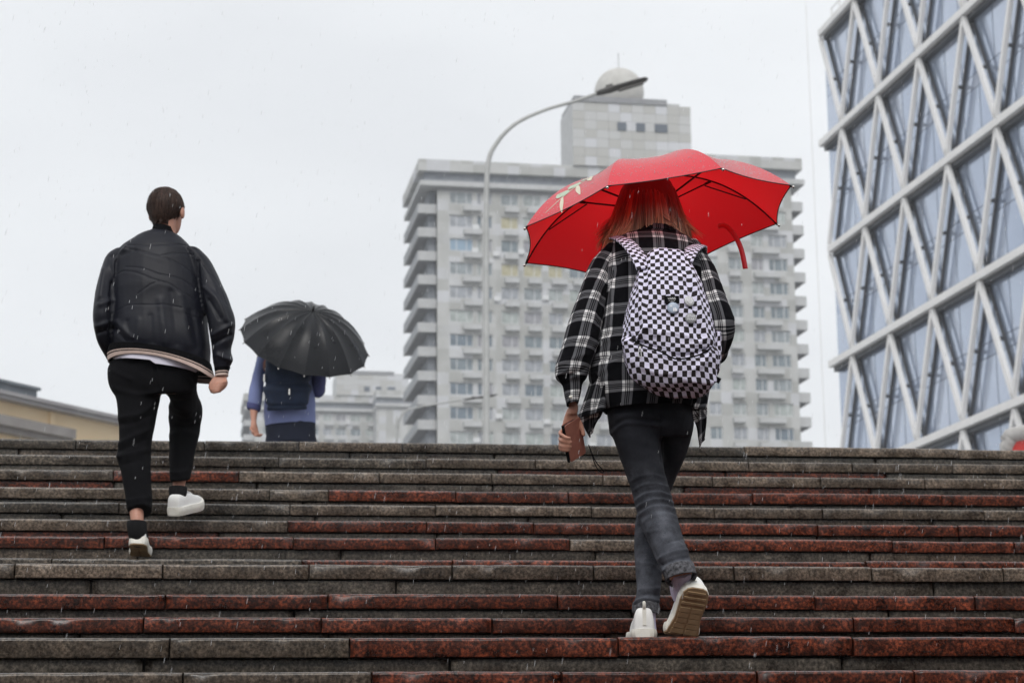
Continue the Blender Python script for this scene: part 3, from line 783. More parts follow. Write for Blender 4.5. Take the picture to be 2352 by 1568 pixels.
def ripple(freq, amp, aniso=(1, 1, 1), seed=0, mask=None, sharp=1.0):
    rs = np.random.RandomState(seed); K = [(rs.normal(size=3), rs.rand() * 6.28, rs.normal(size=3)) for _ in range(5)]
    def fn(v, nn):
        q = v * np.array(aniso) * freq; o = np.zeros(len(v))
        for i, (k, ph, k2) in enumerate(K):
            k = k / np.linalg.norm(k); wv = np.sin(q @ k2 * .7 + ph * 2) * 1.1
            s = np.sin(q @ k * (1 + i * .45) + ph + wv); o += (1 - np.abs(s)) ** sharp / (1 + i * .5) - .35
        o *= amp / 2
        return o * (mask(v) if mask else 1)
    return fn

def arc_uv(G):
    """uv in metres from a loft grid: around and along"""
    nr, ns, _ = G.shape
    d = np.linalg.norm(np.roll(G, -1, 1) - G, axis=2); u = np.zeros((nr, ns + 1)); u[:, 1:] = np.cumsum(d, 1)
    mid = G.mean(1); l = np.zeros(nr); l[1:] = np.cumsum(np.linalg.norm(mid[1:] - mid[:-1], axis=1))
    return u, l
def cloth(name, grids, m, parent, post=None, uv0=None, thick=.003, extra=None):
    """several open lofts with uv in metres as ONE garment mesh, solid thickness"""
    vs, fs, uvl = [], [], []; n = 0
    for gi, g in enumerate(grids):
        G, center, closed = g[0], g[1], g[2]
        nr, ns, _ = G.shape
        if closed: u, l = arc_uv(G)
        else:
            d = np.linalg.norm(G[:, 1:] - G[:, :-1], axis=2); u = np.zeros((nr, ns)); u[:, 1:] = np.cumsum(d, 1)
            l = np.zeros(nr); l[1:] = np.cumsum(np.linalg.norm(G[1:, ns // 2] - G[:-1, ns // 2], axis=1))
        u = u - (u[:, center:center + 1])
        ou, ov = g[3] if len(g) > 3 else (0, 0)
        vs.append(G.reshape(-1, 3))
        a_ = G[nr // 2, 1] - G[nr // 2, 0]; b_ = G[nr // 2 + 1, 0] - G[nr // 2, 0]; nv_ = np.cross(a_, b_)
        outw = (G[nr // 2, 0] - G[nr // 2].mean(0)) if closed else np.array((0, -1, .2))
        flip = nv_ @ outw < 0
        for i in range(nr - 1):
            for k in range(ns if closed else ns - 1):
                k2 = (k + 1) % ns
                ku = k + 1
                q_ = [n + i * ns + k, n + i * ns + k2, n + (i + 1) * ns + k2, n + (i + 1) * ns + k]
                t_ = [(u[i, k] + ou, l[i] + ov), (u[i, ku if closed else k2] + ou, l[i] + ov), (u[i + 1, ku if closed else k2] + ou, l[i + 1] + ov), (u[i + 1, k] + ou, l[i + 1] + ov)]
                if flip: q_ = q_[::-1]; t_ = t_[::-1]
                fs.append(tuple(q_)); uvl += t_
        n += nr * ns
    o = mesh_obj(name, np.vstack(vs), fs, m, parent, uvs=uvl, smooth=True)
    me_ = o.data
    if post: post_mesh(me_, post)
    md = o.modifiers.new('thickness', 'SOLIDIFY'); md.thickness = thick; md.offset = -1
    return o

# ------------------------------------------------------------------ materials of clothes and people
def fabric(name, c, rough=.8, var=.25, scale=30, bump=.15, bscale=400, sheen=0.0, spec=.3):
    m = noisy(name, [(.3, tuple(x * (1 - var) for x in c)), (.7, tuple(x * (1 + var) for x in c))], scale, 5, rough, bump, bscale, spec)
    bsdf(m).inputs['Sheen Weight'].default_value = sheen
    return m
M['jacket'] = fabric('black_satin', (.0062, .007, .0125), .5, .2, 9, .06, 300, .0, .24)
M['rib'] = fabric('black_rib', (.004, .004, .005), .95, .2, 30, .3, 200, 0, .1)
M['beige'] = fabric('pale_pink_knit', (.52, .40, .35), .85, .1)
M['white'] = fabric('white_cotton', (.70, .68, .78), .85, .05, 6)
M['trouser'] = fabric('black_cloth', (.0040, .0040, .0052), .9, .25, 12, .15, 300, 0, .12)
M['skin'] = noisy('skin', [(.3, (.40, .195, .135)), (.7, (.50, .26, .19))], 25, rough=.5, spec=.4)
bsdf(M['skin']).inputs['Subsurface Weight'].default_value = .08; bsdf(M['skin']).inputs['Subsurface Radius'].default_value = (.012, .005, .003)
M['eye'] = mat('eye_white', (.8, .78, .75), .2)
M['lip'] = mat('lip', (.42, .14, .12), .5)
def strands_mat(name, stops, scale=(260, 260, 5), rough=.45, uvgrad=None):
    m = mat(name, stops[0][1], rough, spec=.2)
    tcn = nd(m, 'ShaderNodeTexCoord'); mpn = nd(m, 'ShaderNodeMapping'); mpn.inputs['Scale'].default_value = scale
    lk(m, tcn.outputs['Object'], mpn.inputs[0]); n = nd(m, 'ShaderNodeTexNoise', Scale=1, Detail=3); lk(m, mpn.outputs[0], n.inputs['Vector'])
    r = ramp(m, stops); lk(m, n.outputs['Fac'], r.inputs[0]); lk(m, r.outputs[0], bsdf(m).inputs['Base Color'])
    bp = nd(m, 'ShaderNodeBump', Strength=.6, Distance=.004); lk(m, n.outputs['Fac'], bp.inputs['Height']); lk(m, bp.outputs[0], bsdf(m).inputs['Normal'])
    return m
M['hair_brown'] = strands_mat('brown_hair', [(.3, (.012, .006, .0045)), (.7, (.060, .033, .024))], (170, 170, 4), .6)
def plaid():
    m = mat('black_white_plaid', (.01, .01, .012), .95, spec=.08)
    uv = nd(m, 'ShaderNodeTexCoord'); sp = nd(m, 'ShaderNodeSeparateXYZ'); lk(m, uv.outputs['UV'], sp.inputs[0])
    outs = []
    for ax in (0, 1):
        a = nd(m, 'ShaderNodeMath', operation='MULTIPLY'); a.inputs[1].default_value = 1 / .097; lk(m, sp.outputs[ax], a.inputs[0])
        fr = nd(m, 'ShaderNodeMath', operation='FRACT'); lk(m, a.outputs[0], fr.inputs[0])
        W1, B0 = (1, 1, 1), (0, 0, 0)
        r = ramp(m, [(0, W1), (.12, B0), (.155, (.85,) * 3), (.195, B0), (.235, (.85,) * 3), (.275, B0), (.31, W1), (.43, B0)], 'CONSTANT')
        lk(m, fr.outputs[0], r.inputs[0]); outs.append(r.outputs[0])
    ad = nd(m, 'ShaderNodeMixRGB'); ad.inputs[0].default_value = .5; lk(m, outs[0], ad.inputs[1]); lk(m, outs[1], ad.inputs[2])
    r = ramp(m, [(0, (.0045, .0045, .006)), (.5, (.115, .115, .125)), (1, (.76, .75, .75))]); lk(m, ad.outputs[0], r.inputs[0])
    wv = nd(m, 'ShaderNodeTexNoise', Scale=700, Detail=2); lk(m, uv.outputs['UV'], wv.inputs['Vector'])
    r2 = ramp(m, [(.3, (.7, .7, .7)), (.7, (1.15, 1.15, 1.15))]); lk(m, wv.outputs['Fac'], r2.inputs[0])
    mul = nd(m, 'ShaderNodeMixRGB', blend_type='MULTIPLY'); mul.inputs[0].default_value = 1
    lk(m, r.outputs[0], mul.inputs[1]); lk(m, r2.outputs[0], mul.inputs[2]); lk(m, mul.outputs[0], bsdf(m).inputs['Base Color'])
    return m
M['plaid'] = plaid()
def checker():
    m = mat('black_lavender_checks', (.5, .5, .5), .75, spec=.3)
    uv = nd(m, 'ShaderNodeTexCoord')
    n = nd(m, 'ShaderNodeTexNoise', Scale=9, Detail=2); lk(m, uv.outputs['UV'], n.inputs['Vector'])
    sb = nd(m, 'ShaderNodeVectorMath', operation='SUBTRACT'); sb.inputs[1].default_value = (.5, .5, .5); lk(m, n.outputs['Color'], sb.inputs[0])
    sc = nd(m, 'ShaderNodeVectorMath', operation='SCALE'); sc.inputs['Scale'].default_value = .030; lk(m, sb.outputs[0], sc.inputs[0])
    ad = nd(m, 'ShaderNodeVectorMath', operation='ADD'); lk(m, uv.outputs['UV'], ad.inputs[0]); lk(m, sc.outputs[0], ad.inputs[1])
    # keep the third coordinate away from a cell border
    ad2 = nd(m, 'ShaderNodeVectorMath', operation='ADD'); ad2.inputs[1].default_value = (.0003, .0007, .004); lk(m, ad.outputs[0], ad2.inputs[0])
    sm = nd(m, 'ShaderNodeVectorMath', operation='MULTIPLY'); sm.inputs[1].default_value = (1, 1, 0); lk(m, ad2.outputs[0], sm.inputs[0])
    ad3 = nd(m, 'ShaderNodeVectorMath', operation='ADD'); ad3.inputs[1].default_value = (0, 0, .004); lk(m, sm.outputs[0], ad3.inputs[0])
    ck = nd(m, 'ShaderNodeTexChecker', Scale=1 / .0165); ck.inputs['Color1'].default_value = (.70, .67, .83, 1); ck.inputs['Color2'].default_value = (.016, .011, .012, 1)
    lk(m, ad3.outputs[0], ck.inputs['Vector'])
    lk(m, ck.outputs['Color'], bsdf(m).inputs['Base Color'])
    return m
M['check'] = checker()
def denim():
    m = mat('washed_black_denim', (.03, .03, .033), .85, spec=.25)
    tcn = nd(m, 'ShaderNodeTexCoord'); sp = nd(m, 'ShaderNodeSeparateXYZ'); lk(m, tcn.outputs['Object'], sp.inputs[0])
    mr = nd(m, 'ShaderNodeMapRange'); mr.inputs['From Min'].default_value = zl[1] + .70; mr.inputs['From Max'].default_value = zl[1] + .42; lk(m, sp.outputs[2], mr.inputs[0])
    n = nd(m, 'ShaderNodeTexNoise', Scale=11, Detail=6, Roughness=.65); lk(m, tcn.outputs['Object'], n.inputs['Vector'])
    n2 = nd(m, 'ShaderNodeTexNoise', Scale=420, Detail=2); lk(m, tcn.outputs['Object'], n2.inputs['Vector'])
    a = nd(m, 'ShaderNodeMath', operation='MULTIPLY_ADD'); lk(m, n.outputs['Fac'], a.inputs[0]); a.inputs[1].default_value = 1.5; a.inputs[2].default_value = -.70
    b = nd(m, 'ShaderNodeMath', operation='MULTIPLY_ADD'); lk(m, mr.outputs[0], b.inputs[0]); b.inputs[1].default_value = .50; lk(m, a.outputs[0], b.inputs[2])
    r = ramp(m, [(0, (.011, .012, .017)), (.3, (.023, .0245, .031)), (.6, (.060, .064, .078)), (1, (.140, .148, .175))]); lk(m, b.outputs[0], r.inputs[0])
    r2 = ramp(m, [(.3, (.75, .75, .75)), (.7, (1.2, 1.2, 1.2))]); lk(m, n2.outputs['Fac'], r2.inputs[0])
    mul = nd(m, 'ShaderNodeMixRGB', blend_type='MULTIPLY'); mul.inputs[0].default_value = 1
    lk(m, r.outputs[0], mul.inputs[1]); lk(m, r2.outputs[0], mul.inputs[2]); lk(m, mul.outputs[0], bsdf(m).inputs['Base Color'])
    bp = nd(m, 'ShaderNodeBump', Strength=.25, Distance=.002); lk(m, n2.outputs['Fac'], bp.inputs['Height']); lk(m, bp.outputs[0], bsdf(m).inputs['Normal'])
    return m
M['denim'] = denim()
M['denim_edge'] = noisy('worn_denim_edge', [(.35, (.02, .02, .023)), (.65, (.13, .13, .145))], 90, rough=.9)
M['shoe'] = noisy('white_leather', [(.3, (.80, .795, .775)), (.7, (.86, .86, .85))], 14, rough=.5)
M['midsole'] = noisy('cream_midsole', [(.3, (.70, .68, .61)), (.7, (.80, .78, .72))], 20, rough=.55)
M['gum'] = noisy('gum_rubber', [(.3, (.30, .20, .11)), (.7, (.44, .31, .18))], 22, rough=.6)
M['sock'] = fabric('lavender_sock', (.62, .57, .74), .9, .06, 20, .4, 260)
M['sock_black'] = fabric('black_sock', (.007, .007, .008), .9, .2, 20)
M['navy'] = fabric('navy_canvas', (.010, .018, .040), .75, .3, 10)
M['bluecotton'] = fabric('violet_blue_cotton', (.17, .20, .37), .85, .12, 6)
M['bluedark'] = fabric('dark_blue_cotton', (.06, .065, .16), .85, .12, 6)
M['jeans_navy'] = fabric('navy_denim', (.010, .013, .026), .85, .25, 10)
M['umb_black'] = noisy('wet_black_nylon', [(.3, (.006, .0065, .008)), (.7, (.014, .015, .018))], 7, rough=.30, rr=(.2, .5), spec=.22)
M['blackmetal'] = mat('black_metal', (.012, .012, .013), .4, metal=.3)
M['chrome'] = mat('chrome', (.6, .58, .55), .25, metal=1.0)
def umb_red():
    m = mat('red_nylon', (.95, .055, .085), .45, spec=.4)
    b = bsdf(m); b.inputs['Coat Weight'].default_value = .25; b.inputs['Coat Roughness'].default_value = .35; b.inputs['Sheen Weight'].default_value = .8; b.inputs['Sheen Roughness'].default_value = .4
    tr = nd(m, 'ShaderNodeBsdfTranslucent'); tr.inputs[0].default_value = (.97, .012, .018, 1)
    mxs = nd(m, 'ShaderNodeMixShader'); mxs.inputs[0].default_value = .37
    o_ = [n for n in m.node_tree.nodes if n.type == 'OUTPUT_MATERIAL'][0]
    lk(m, b.outputs[0], mxs.inputs[1]); lk(m, tr.outputs[0], mxs.inputs[2]); lk(m, mxs.outputs[0], o_.inputs[0])
    return m
M['umb_red'] = umb_red()
M['bead'] = mat('rain_bead', (.85, .80, .80), .15, spec=.6)

# ------------------------------------------------------------------ hands, heads, shoes
def hand_parts(wrist, fwd, back, curl, s=1.0, thumb=1, spread=.0):
    """wrist point, direction of the fingers, direction the back of the hand faces; curl in degrees per joint"""
    w_ = V3(wrist); f = np.array(fwd, float); f /= np.linalg.norm(f); n = np.array(back, float); n -= f * (n @ f); n /= np.linalg.norm(n)
    sd = np.cross(f, n) * thumb                           # towards the thumb
    out = []
    L = .085 * s
    ks = [(w_ - f * .02, .026 * s, .019 * s, sd), (w_ + f * L * .3, .034 * s, .017 * s, sd), (w_ + f * L * .75, .041 * s, .015 * s, sd), (w_ + f * L, .041 * s, .013 * s, sd)]
    out.append(solid(ks, 10, 16, 2.6))
    for i, (off, ln) in enumerate(((.031, .92), (.0105, 1.0), (-.0105, .95), (-.031, .75))):
        p = w_ + f * (L - .008) + sd * off * s; d = f.copy(); nn = n.copy(); pts = [p - f * .01]
        for j, seg in enumerate((.040, .026, .021)):
            a = R_(curl[min(j, len(curl) - 1)]); d = d * math.cos(a) - nn * math.sin(a); d /= np.linalg.norm(d)
            nn = np.cross(np.cross(d, nn), d); nn /= np.linalg.norm(nn)
            p = p + d * seg * ln * s; pts.append(p)
        out += finger(pts, .0092 * s, .0072 * s)
    b0 = w_ + f * .022 * s + sd * .026 * s; b1 = b0 + (f * .6 + sd * .7 - n * .2) * .038 * s; b2 = b1 + (f * .85 + sd * .05 - n * .5) * .030 * s; b3 = b2 + (f * .75 - sd * .25 - n * .5) * .024 * s
    out += finger([w_ + f * .01 + sd * .015 * s, b0, b1, b2, b3], .0115 * s, .0085 * s)
    return out
def head_parts(c, fwd, up=(0, 0, 1), s=1.0, neck_to=None):
    """skull, jaw, nose, brow, lips, ears, neck; c = centre of the skull"""
    c = V3(c); u = np.array(up, float); u /= np.linalg.norm(u); f = np.array(fwd, float); f -= u * (f @ u); f /= np.linalg.norm(f); r = np.cross(f, u)
    Rm = np.stack([r, f, u], 1)
    out = [ball(c + u * .018 * s, (.075 * s, .094 * s, .088 * s), 24, 16, Rm)]
    ks = []
    for z, yf, a, b in ((-.118, .066, .018, .018), (-.105, .055, .040, .038), (-.08, .045, .054, .055), (-.045, .035, .062, .064), (0, .02, .069, .08)):
        ks.append((c + u * z * s + f * yf * s * .6, a * s, b * s, r))
    out.append(solid(ks, 18, 20, 2.2))
    out.append(solid([(c + f * .088 * s + u * .02 * s, .008 * s, .008 * s, r), (c + f * .100 * s - u * .01 * s, .011 * s, .013 * s, r), (c + f * .104 * s - u * .032 * s, .017 * s, .014 * s, r), (c + f * .090 * s - u * .042 * s, .012 * s, .008 * s, r)], 10, 12))
    for sx in (-1, 1):
        out.append(ball(c + r * sx * .030 * s + f * .083 * s + u * .027 * s, (.022 * s, .010 * s, .007 * s), 10, 8, Rm))
        out.append(ball(c + r * sx * .084 * s - f * .006 * s - u * .012 * s, (.010 * s, .020 * s, .032 * s), 12, 8, Rm))
    out.append(ball(c + f * .083 * s - u * .064 * s, (.024 * s, .012 * s, .006 * s), 10, 8, Rm))
    out.append(ball(c + f * .082 * s - u * .074 * s, (.020 * s, .012 * s, .006 * s), 10, 8, Rm))
    if neck_to is not None:
        nt_ = V3(neck_to)
        out.append(solid([(c - u * .03 * s - f * .02 * s, .055 * s, .058 * s, r), ((c - u * .09 * s - f * .015 * s) * .5 + nt_ * .5 + (c - nt_) * .12, .054 * s, .056 * s, r), (nt_, .062 * s, .062 * s, r)], 14, 18))
    return out
def eyes(root, c, fwd, s=1.0, up=(0, 0, 1)):
    c = V3(c); u = np.array(up, float); f = np.array(fwd, float); f -= u * (f @ u); f /= np.linalg.norm(f); r = np.cross(f, u)
    for sx in (-1, 1):
        v, fa = ball(c + r * sx * .031 * s + f * .076 * s + u * .008 * s, .0125 * s, 14, 10)
        e = mesh_obj('eye', v, fa, M['eye'], root, smooth=True)
        v, fa = ball(c + r * sx * .031 * s + f * .0865 * s + u * .008 * s, (.0055 * s, .003 * s, .0055 * s), 10, 6)
        mesh_obj('iris', v, fa, M['blackmetal'], e, smooth=True)
    v, fa = ball(c + f * .0945 * s - u * .069 * s, (.020 * s, .003 * s, .006 * s), 12, 6, np.stack([r, f, u], 1)); mesh_obj('lips', v, fa, M['lip'], root, smooth=True)

def shoe(root, Mx, L=.27, bend=0.0, chunky=.03, heel_tab=True, mats=('shoe', 'midsole', 'gum'), open_h=.085, wide=1.0):
    """shoe along +y (heel at 0), sole down; bend: toe part turned up (radians) about the ball"""
    yb = L * .70
    def T(p):
        p = np.array(p, float)
        if bend and p[1] > yb:
            dy, z = p[1] - yb, p[2]; p = np.array((p[0], yb + dy * math.cos(bend) - z * math.sin(bend), dy * math.sin(bend) + z * math.cos(bend)))
        q = Mx @ Vector((p[0], p[1], p[2])); return np.array((q.x, q.y, q.z))
    st = [(0.0, .014), (.006, .028), (.02, .038), (.05, .042), (.09, .040), (.125, .039), (.16, .045), (.19, .050), (.215, .050), (.24, .043), (.258, .028), (.267, .014), (.27, .004)]
    st = [(y * L / .27, w_ * wide) for y, w_ in st]
    def prism(name, z0, z1, ex, m, parent, rows=3):
        vs = []; fs = []; n = len(st); ol = [(w_ + ex, y - (ex if i < 2 else 0) + (ex if i > n - 3 else 0)) for i, (y, w_) in enumerate(st)] + [(-(w_ + ex), y - (ex if i < 2 else 0) + (ex if i > n - 3 else 0)) for i, (y, w_) in list(enumerate(st))[::-1]]
        N = len(ol)
        for j in range(rows + 1):
            t = j / rows; bul = .003 * math.sin(math.pi * t)
            for x, y in ol:
                lift = .012 * max(0, (y / L - .78) / .22) ** 2
                vs.append(T((x + math.copysign(bul, x), y, z0 + (z1 - z0) * t + lift)))
        for j in range(rows):
            for k in range(N): fs.append((j * N + k, j * N + (k + 1) % N, (j + 1) * N + (k + 1) % N, (j + 1) * N + k))
        h = N // 2
        for base, flip in ((0, True), (rows * N, False)):
            for k in range(h - 1):
                q = (base + k, base + k + 1, base + N - 2 - k, base + N - 1 - k); fs.append(q[::-1] if flip else q)
        return mesh_obj(name, vs, fs, M[m], parent, smooth=False)
    # upper
    ups = [(-.001, .016, .040), (.003, .030, .064), (.010, .036, .078), (.024, .038, .083), (.05, .039, .079), (.085, .037, .077), (.115, .034, .084), (.15, .038, .074), (.18, .042, .060), (.21, .043, .050), (.24, .037, .040), (.262, .020, .028)]
    vs = []; fs = []; ns = 18
    for (y, hw, h) in ups:
        h = h * open_h / .085; hw *= wide
        for k in range(ns):
            a = math.pi * k / (ns - 1); e1, e2 = (.42, .58) if y < .1 else (.6, .8); x = hw * math.copysign(abs(math.cos(a)) ** e1, math.cos(a)); z = chunky - .004 + h * math.sin(a) ** e2 
            yy = y * L / .27
            tap = 1 - .14 * max(0, (z - chunky) / .09) * (1 if y < .16 else .6)
            vs.append(T((x * tap, yy, z)))
    nst = len(ups)
    for i in range(nst - 1):
        for k in range(ns - 1): fs.append((i * ns + k, (i + 1) * ns + k, (i + 1) * ns + k + 1, i * ns + k + 1))
    fs.append(tuple(range(ns))); fs.append(tuple((nst - 1) * ns + k for k in range(ns))[::-1])
    up = mesh_obj('shoe', vs, fs, M[mats[0]], root, smooth=True)
    sm = up.modifiers.new('sub', 'SUBSURF'); sm.levels = sm.render_levels = 1
    prism('midsole', .004, chunky, .003, mats[1], up, 4)
    prism('outsole', -.001, .0038, .0015, mats[2], up, 1)
    # tread blocks under the sole
    tb = MB()
    for i in range(11):
        y0 = L * (.05 + .082 * i); wv = np.interp(y0, [q[0] for q in st], [q[1] for q in st]) * .86
        for sx in ((-1, 1) if i > 2 else (0,)):
            x0, x1 = (-wv, wv) if sx == 0 else ((-wv, -.004) if sx < 0 else (.004, wv))
            c8 = [T((x, y, z + .012 * max(0, (y / L - .78) / .22) ** 2)) for z in (-.0045, -.0011) for x, y in ((x0, y0), (x1, y0), (x1, y0 + L * (.03 if i < 3 else .068)), (x0, y0 + L * (.03 if i < 3 else .068)))]
            tb.add(c8, [(0, 3, 2, 1), (4, 5, 6, 7), (0, 1, 5, 4), (1, 2, 6, 5), (2, 3, 7, 6), (3, 0, 4, 7)])
    t_ = tb.build('tread', M[mats[2]], up); t_['kind'] = 'stuff'
    if heel_tab:
        v, f = tube3([T((0, .004, chunky + .070)), T((0, -.005, chunky + .082)), T((0, -.004, chunky + .094)), T((0, .010, chunky + .090))], .0058, 8); mesh_obj('heel_tab', v, f, M['midsole'], up, smooth=True)
        hb = MB(); hb.bar(T((0, -.0015, chunky + .012)), T((0, .0005, chunky + .076)), .013, .005, up=tuple(T((0, 1, 0)) - T((0, 0, 0)))); hb.build('heel_strip', M['midsole'], up)
    for i in range(4):
        y = L * (.44 + .055 * i); z = chunky + np.interp(y, [q[0] * L / .27 for q in ups], [q[2] for q in ups]) * open_h / .085 + .002
        v, f = tube3([T((-.019, y, z - .010)), T((0, y + .004, z)), T((.019, y, z - .010))], .0026, 6); mesh_obj('lace', v, f, M['shoe'], up, smooth=True)
    return up
def frame_matrix(o, y_, z_):
    y_ = Vector(y_).normalized(); z_ = Vector(z_); z_ = (z_ - y_ * z_.dot(y_)).normalized(); x_ = y_.cross(z_)
    return Matrix(((x_.x, y_.x, z_.x, o[0]), (x_.y, y_.y, z_.y, o[1]), (x_.z, y_.z, z_.z, o[2]), (0, 0, 0, 1)))
def shrink(keys, f): return [(k[0], k[1] * f, k[2] * f, k[3]) for k in keys]

# ------------------------------------------------------------------ umbrellas
def umbrella(C, n, e, R, H, nr, p, canopy_m, label, name='umbrella', shaft=.6, scal=.965, group=None):
    C = Vector(C); n = Vector(n).normalized(); e = Vector(e); e = (e - n * e.dot(n)).normalized(); g = n.cross(e)
    root = empty(name, tuple(C - n * shaft)); tag(root, label, 'umbrella', group); off = C - n * shaft
    def pt(phi, t, dz=0.0):
        k = phi / (2 * math.pi / nr); fr = k - math.floor(k); m_ = 1 - (2 * fr - 1) ** 2      # 0 on a rib, 1 mid-panel
        chord = math.cos(math.pi / nr) / math.cos((fr - .5) * 2 * math.pi / nr)
        rr = R * t * chord * (1 - (1 - scal) * m_ * t)
        hh = H * (1 - t ** p) - .022 * R * m_ * math.sin(math.pi * min(1, t)) + dz
        return C + (e * math.cos(phi) + g * math.sin(phi)) * rr + n * hh - off
    na, nt_ = 10, 16
    for k in range(nr):
        vs = []; fs = []
        for j in range(nt_ + 1):
            for i in range(na + 1): vs.append(pt((k + i / na) * 2 * math.pi / nr if i < na else (k + .999999) * 2 * math.pi / nr, .02 + .98 * j / nt_))
        for j in range(nt_):
            for i in range(na): a = j * (na + 1) + i; fs.append((a, a + 1, a + na + 2, a + na + 1))
        pn = mesh_obj('canopy_panel', vs, fs, canopy_m, root, smooth=True)
        hem = [pt((k + i / na) * 2 * math.pi / nr if i < na else (k + .999999) * 2 * math.pi / nr, 1.0) for i in range(na + 1)]
        v, f = tube3(hem, .0022, 5, 22); mesh_obj('hem', v, f, M['blackmetal'], pn, smooth=True)
    for k in range(nr):
        ph = k * 2 * math.pi / nr + 1e-6
        v, f = tube3([pt(ph, t, -.006) for t in np.linspace(.03, 1.0, 12)], .0030, 6, 24); rb = mesh_obj('rib', v, f, M['blackmetal'], root, smooth=True)
        a = pt(ph, .52, -.008); b = C + n * (H * .35) + (e * math.cos(ph) + g * math.sin(ph)) * .03 - off
        mb_ = MB(); mb_.bar(a, b, .006, .006); a2 = pt(ph, .78, -.012); b2 = a + (b - a) * .12; mb_.bar(a2, b2 - n * .006, .004, .004)
        mb_.bar(a + (b - a) * .10, a + (b - a) * .01, .010, .010); mb_.build('strut', M['blackmetal'], rb)
        v, f = ball(pt(ph, 1.012), .006, 8, 6); mesh_obj('rib_tip', v, f, M['chrome'], rb, smooth=True)
    top = C + n * (H + .035) - off; v, f = tube3([Vector((0, 0, 0)), top * .5, top], .0055, 10, 6); mesh_obj('shaft', v, f, M['blackmetal'], root, smooth=True)
    v, f = tube3([top - n * .03, top, top + n * .02], [.010, .008, .004], 10, 6); mesh_obj('ferrule', v, f, M['blackmetal'], root, smooth=True)
    v, f = tube3([-n * .07, -n * .03, n * .03, n * .055], [.015, .017, .015, .010], 12, 14); mesh_obj('handle', v, f, M['blackmetal'], root, smooth=True)
    return root, pt, off
def settle(root):
    """children were modelled in place; make them sit under the Empty at the thing's base"""
    for ch in root.children: ch.location = -root.location
def avg(a, b): return ((a[0] + b[0]) / 2, (a[1] + b[1]) / 2)

